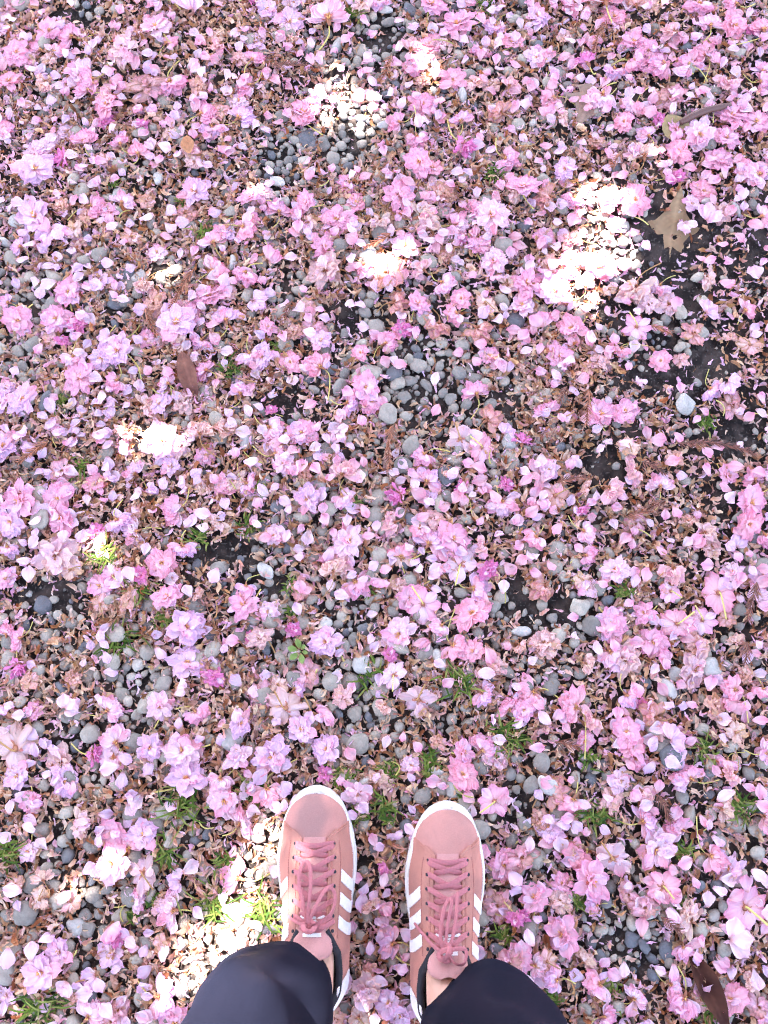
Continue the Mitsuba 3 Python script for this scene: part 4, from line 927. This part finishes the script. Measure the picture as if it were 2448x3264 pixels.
BOW_R = [
    ([(-.006, .600, .008), (-.010, .54, .012), (-.006, .44, .015), (.001, .40, .014), (.003, .42, .016), (-.002, .50, .016), (-.004, .57, .012)], .0047, .6),
    ([(.000, .595, .009), (.006, .52, .014), (.009, .44, .017), (.0105, .37, .018)], .0042, .4),
    ([(-.002, .600, .010), (.008, .585, .014), (.020, .595, .014), (.018, .640, .013), (.008, .640, .012), (-.001, .612, .010)], .0048, 1.1),
    ([(-.008, .600, .010), (-.020, .575, .012), (-.034, .535, .010), (-.042, .515, .006)], .0042, .5),
    ([(-.014, .590, .006), (-.010, .570, .010), (-.001, .575, .012), (.000, .600, .013), (-.008, .625, .012), (-.012, .610, .009), (-.004, .590, .012), (.003, .610, .010)], .0062, .5),
    ([(-.012, .61, .006), (-.004, .632, .009), (.004, .622, .008)], .0060, 0)]
build_shoe('sneaker', *SHOES[0], 'dusty pink suede sneaker with white stripes, its outer side in bright sun', BOW_L)
build_shoe('sneaker_001', *SHOES[1], 'dusty pink suede sneaker with a stained toe, wholly in shade', BOW_R)

# ------------------------------------------------------------------ the person standing in them
import manifold3d as m3
def body():
    def ball(c, r): return m3.Manifold.sphere(float(r), 20).translate([float(a) for a in c])
    bones = []
    for sgn, ax, ay, kx in ((-1, -.0825, -.292, -.144), (1, .0725, -.304, .130)):
        foot = (ax - sgn * 0.0 , ay + .085, .058); inst = (ax, ay + .035, .082); ank = (ax - .003 * -sgn, ay, .105); heel = (ax, ay - .030, .048)
        shin = (kx + (ax - kx) * .35, ay - .022, .22); knee = (kx, -.322, .48); hip = (sgn * .095, -.325, .88)
        for (a, ra, b, rb) in ((foot, .022, inst, .0225), (inst, .0225, ank, .0255), (heel, .022, ank, .0255), (ank, .0255, shin, .036), (shin, .036, knee, .048), (knee, .048, hip, .075)):
            bones.append(m3.Manifold.batch_hull([ball(a, ra), ball(b, rb)]))
    bones.append(m3.Manifold.batch_hull([ball((-.095, -.325, .88), .088), ball((.095, -.325, .88), .088), ball((-.07, -.325, 1.0), .09), ball((.07, -.325, 1.0), .09)]))
    m = m3.Manifold.batch_boolean(bones, m3.OpType.Add).refine_to_length(.012)
    mm = m.to_mesh(); tm = trimesh.Trimesh(mm.vert_properties[:, :3], mm.tri_verts, process=True)
    trimesh.smoothing.filter_taubin(tm, iterations=12)
    return tm
scene['person__body'] = mikit.ply(body(), 'mat_skin', smooth=True)
def trousers():
    V, F_, n0 = [], [], 0
    na = 96
    th = np.linspace(0, 2 * np.pi, na, endpoint=False)
    for sgn, hem, knee, seed in ((-1, (-.135, -.310), (-.146, -.318), 3), (1, (.124, -.336), (.132, -.334), 8)):
        zs = np.r_[.118, .1185, .121, .126, .1285, .1305, np.linspace(.1325, .46, 44), np.linspace(.48, .86, 12)]
        prev = None
        for wall in (0, 1):
            for k, z in enumerate(zs if wall == 0 else zs[:30]):
                q = np.clip((z - .118) / .36, 0, 1); q2 = np.clip((z - .48) / .38, 0, 1)
                cx = hem[0] + (knee[0] - hem[0]) * q + (sgn * .098 - knee[0]) * q2; cy = hem[1] + (knee[1] - hem[1]) * q + (-.325 - knee[1]) * q2
                a = .078 - .006 * q + .022 * q2; b = .087 - .012 * q + .022 * q2
                w = np.stack([np.cos(th) * 1.7, np.sin(th) * 1.7, th * 0 + z * 7], -1)
                fold = (meshkit.fbm(w + seed * 5, 2, seed) - .5) * .20
                fold = fold + .085 * np.sin(th * 3 + z * 24 + seed) * np.exp(-((z - .24) / .13) ** 2) + .03 * np.sin(th * 5 - z * 34 + seed * 2) * np.exp(-((z - .2) / .1) ** 2)
                fold = fold - .020 * np.exp(-((z - .1405) / .004) ** 2) * (wall == 0)
                r = (1 + fold) * (1 - wall * .022)
                # the hem hangs lower over the instep's outer side and lifts on the inner side
                dz = (.010 * np.cos(th) * -sgn * -1 - .012 * np.sin(th)) * (1 - q) * (z < .3) * np.clip((.3 - z) / .18, 0, 1)
                V.append(np.c_[cx + a * r * np.cos(th), cy + b * r * np.sin(th), z + dz + (.0015 if wall and k == 0 else 0)])
        ks = len(zs); rows = list(range(ks)); inn = list(range(ks, ks + 30))
        seq = inn[::-1] + rows
        for a_, b_ in zip(seq[:-1], seq[1:]):
            i = n0 + a_ * na + np.arange(na); i2 = n0 + a_ * na + (np.arange(na) + 1) % na
            j = n0 + b_ * na + np.arange(na); j2 = n0 + b_ * na + (np.arange(na) + 1) % na
            F_ += [np.c_[i, i2, j2], np.c_[i, j2, j]]
        n0 += (ks + 30) * na
    # seat and waist over both legs
    for k, (z, a, b) in enumerate([(.80, .165, .10), (.84, .195, .118), (.90, .200, .124), (.96, .185, .116), (1.03, .168, .108), (1.032, .15, .09)]):
        V.append(np.c_[a * np.cos(th), -.325 + b * np.sin(th), th * 0 + z])
        if k:
            i = n0 + (k - 1) * na + np.arange(na); i2 = n0 + (k - 1) * na + (np.arange(na) + 1) % na
            F_ += [np.c_[i, i2, i2 + na], np.c_[i, i2 + na, i + na]]
    return np.vstack(V), np.vstack(F_)
scene['person__trousers'] = mikit.ply(trousers(), 'mat_trousers', smooth=True)
tag('person', 'person in wide black trousers standing in pink sneakers', 'person')

# ------------------------------------------------------------------ cherry tree out of view overhead; crown shades the ground, gaps shaped for sun flecks
scene['mat_crown'] = {'type': 'principledthin', 'base_color': VC, 'roughness': 0.6, 'diff_trans': 1.0, 'eta': 1.3}
def unseen_cherry_tree():
    r = np.random.default_rng(77)
    base = np.array([1.8, 1.9, 0])
    trunk = curve([base + [0, 0, -.1], base + [-.03, .02, .7], base + [-.12, -.02, 1.5], base + [-.35, -.1, 2.05]], 22)
    v, f = tube(trunk, np.interp(np.linspace(0, 1, 22), [0, .1, .5, 1], [.24, .17, .145, .12]), 16)
    v = v + (meshkit.fbm(v * 9, 3, 4) - .5)[:, None] * .03
    scene['unseen_cherry_tree__trunk'] = mikit.ply((v, f), 'mat_bark', smooth=True)
    top = trunk[-1]
    C, RAD = np.array([-.3, 1.3, 2.75]), np.array([1.85, 1.9, .5])
    n = 38000
    d = r.normal(size=(n, 3)); d /= np.linalg.norm(d, axis=1, keepdims=True)
    P = C + d * RAD * (r.random((n, 1)) ** .42)
    lump = meshkit.fbm(P * 1.3, 2, 6)
    P = P[(lump + .4 > r.random(n) * .7)]
    ground = P[:, :2] - SUN[:2] / SUN[2] * P[:, 2:3]                      # where each leaf's shadow falls
    keep = np.ones(len(P), bool)
    jag = (meshkit.fbm(np.c_[ground * 26, ground[:, :1] * 0], 2, 12) - .5) * .5
    for gx, gy, rx, ry in GAP_DATA:
        keep &= ((ground[:, 0] - gx) / (rx * .98 + .018)) ** 2 + ((ground[:, 1] - gy) / (ry * .98 + .018)) ** 2 > 1 + jag
    out = (np.abs(ground[:, 0]) > 1.0) | (ground[:, 1] < -.6) | (ground[:, 1] > 1.65)
    keep &= ~(out & (meshkit.fbm(np.c_[ground * 5, ground[:, :1] * 0 + 3], 2, 15) > .64))
    P = P[keep]; m = len(P)
    kind = r.random(m)
    L = np.where(kind < .5, r.uniform(.06, .10, m), r.uniform(.05, .075, m)); W = L * np.where(kind < .5, .5, .95)
    q = [(-0, -.5), (.5, -.1), (.42, .25), (0, .5), (-.42, .25), (-.5, -.1)]
    loc = np.array([(a, b, .12 * abs(a)) for a, b in q])
    V = loc[None] * np.stack([W, L, L], -1)[:, None]
    al, be, ga = r.uniform(0, 6.283, m), r.normal(0, .55, m), r.normal(0, .45, m)
    def R2(V, i, j, a):
        c, s = np.cos(a)[:, None], np.sin(a)[:, None]; A, B = V[..., i].copy(), V[..., j].copy()
        V[..., i] = A * c - B * s; V[..., j] = A * s + B * c; return V
    V = R2(V, 1, 2, be); V = R2(V, 0, 2, ga); V = R2(V, 0, 1, al)
    V = (V + P[:, None]).reshape(-1, 3)
    fan = np.array([(0, 1, 2), (0, 2, 3), (0, 3, 4), (0, 4, 5)])
    F_ = (fan[None] + (np.arange(m) * 6)[:, None, None]).reshape(-1, 3)
    col = np.where((kind < .5)[:, None], np.array([.34, .38, .17]) * r.uniform(.7, 1.3, (m, 1)), np.array([.84, .66, .70]) * r.uniform(.85, 1.1, (m, 1)))
    scene['unseen_cherry_tree__crown'] = vply((V, F_, np.repeat(col, 6, 0)), 'mat_crown', smooth=False)
    labels['unseen_cherry_tree__crown'] = {'kind': 'stuff'}
    k = 0
    for a in range(9):
        an = math.radians(140 + a * 17 + r.normal() * 6) if a < 6 else r.uniform(0, 6.28)
        tgt = C + [1.5 * math.cos(an), 1.4 * math.sin(an), .1 * r.normal()]
        pts = curve([top, top + (tgt - top) * .35 + [0, 0, .35], top + (tgt - top) * .7 + [0, 0, .25], tgt], 20)
        gq = pts[:, :2] - SUN[:2] / SUN[2] * pts[:, 2:3]
        if any((((gq - [gx, gy]) / [rx + .05, ry + .05]) ** 2).sum(1).min() < 1 for gx, gy, rx, ry in GAP_DATA): continue
        v, f = tube(pts, np.linspace(.07, .012, 20), 8)
        scene['unseen_cherry_tree__limb' + (f'_{k:03d}' if k else '')] = mikit.ply((v, f), 'mat_bark', smooth=True); k += 1
    tag('unseen_cherry_tree', 'unseen cherry tree overhead whose crown shades the ground', 'tree')
unseen_cherry_tree()

# ------------------------------------------------------------------ labels: each thing by its look and by what lies nearest
MARKS = [('the sunlit sneaker', -.083, -.10), ('the shaded sneaker', .083, -.12), ('the maroon dead leaf', -.296, .533), ('the forked tan leaf', .467, .80), ('the greyish broken leaf', .345, 1.03),
         ('the olive broad leaf', .482, .972), ('the curled dark leaf', .405, -.285), ('the thick brown stick', .53, 1.0), ('the pale green seedling', -.117, .122), ('the small tan leaf', -.32, .941),
         ('the top left corner', -.64, 1.22), ('the top right corner', .64, 1.22), ('the bottom left corner', -.46, -.32), ('the bottom right corner', .46, -.32), ("the photo's centre", 0, .324),
         ('the largest sun fleck', .29, .79), ('the upper sun fleck', -.04, 1.03), ('the left-hand sun fleck', -.36, .44), ("the left edge's middle", -.55, .32), ("the right edge's middle", .55, .32),
         ("the top edge's middle", 0, 1.22), ('the long conifer spray', .52, .42), ('the small upper left sun fleck', -.33, .72), ('the sunny grass', -.19, -.13)]
ORD = ['nearest to', 'second nearest to', 'third nearest to', 'fourth nearest to', 'fifth nearest to', 'sixth nearest to', 'seventh nearest to', 'eighth nearest to', 'ninth nearest to', 'tenth nearest to'] + [w + ' nearest to' for w in 'eleventh twelfth thirteenth fourteenth fifteenth sixteenth seventeenth eighteenth nineteenth twentieth'.split()]
def name_all(entries, category, group):
    looks = {}
    for e in entries: looks.setdefault(e[3], []).append(e)
    for look, es in looks.items():
        P = np.array([(e[1], e[2]) for e in es]); todo = set(range(len(es)))
        D = np.array([np.hypot(P[:, 0] - a, P[:, 1] - b) for _, a, b in MARKS])
        rank = D.argsort(1).argsort(1)
        for rr in range(len(es)):
            for i in sorted(todo, key=lambda i: D[:, i].min()):
                c = [m for m in range(len(MARKS)) if rank[m, i] == rr]
                if c:
                    m = min(c, key=lambda m: D[m, i]); todo.discard(i)
                    o = ORD[min(rr, 19)]
                    tag(es[i][0], f'{look}, {o} {MARKS[m][0]}', category, group)
        for i in todo: tag(es[i][0], look, category, group)
name_all(WHOLE, 'cherry blossom', 'fallen cherry blossoms')
name_all(BUDS, 'blossom bud', 'fallen magenta buds')
name_all(WILTED, 'withered blossom', 'withered blossoms')
for cat in ('small blossom', 'torn blossom'):
    g = [e for e in TORN if e[4] == cat]; name_all([e[:4] for e in g], cat, g[0][5])
name_all(PETAL_ITEMS, 'petal', 'loose fallen petals')
name_all(PEBBLE_ITEMS, 'pebble', 'larger pebbles')
name_all(STALK_ITEMS, 'flower stalk', 'loose flower stalks')
name_all(GRASS_ITEMS, 'grass tuft', 'grass tufts in the gravel')
name_all(SPRAY_ITEMS, 'conifer spray', 'dead conifer sprays')
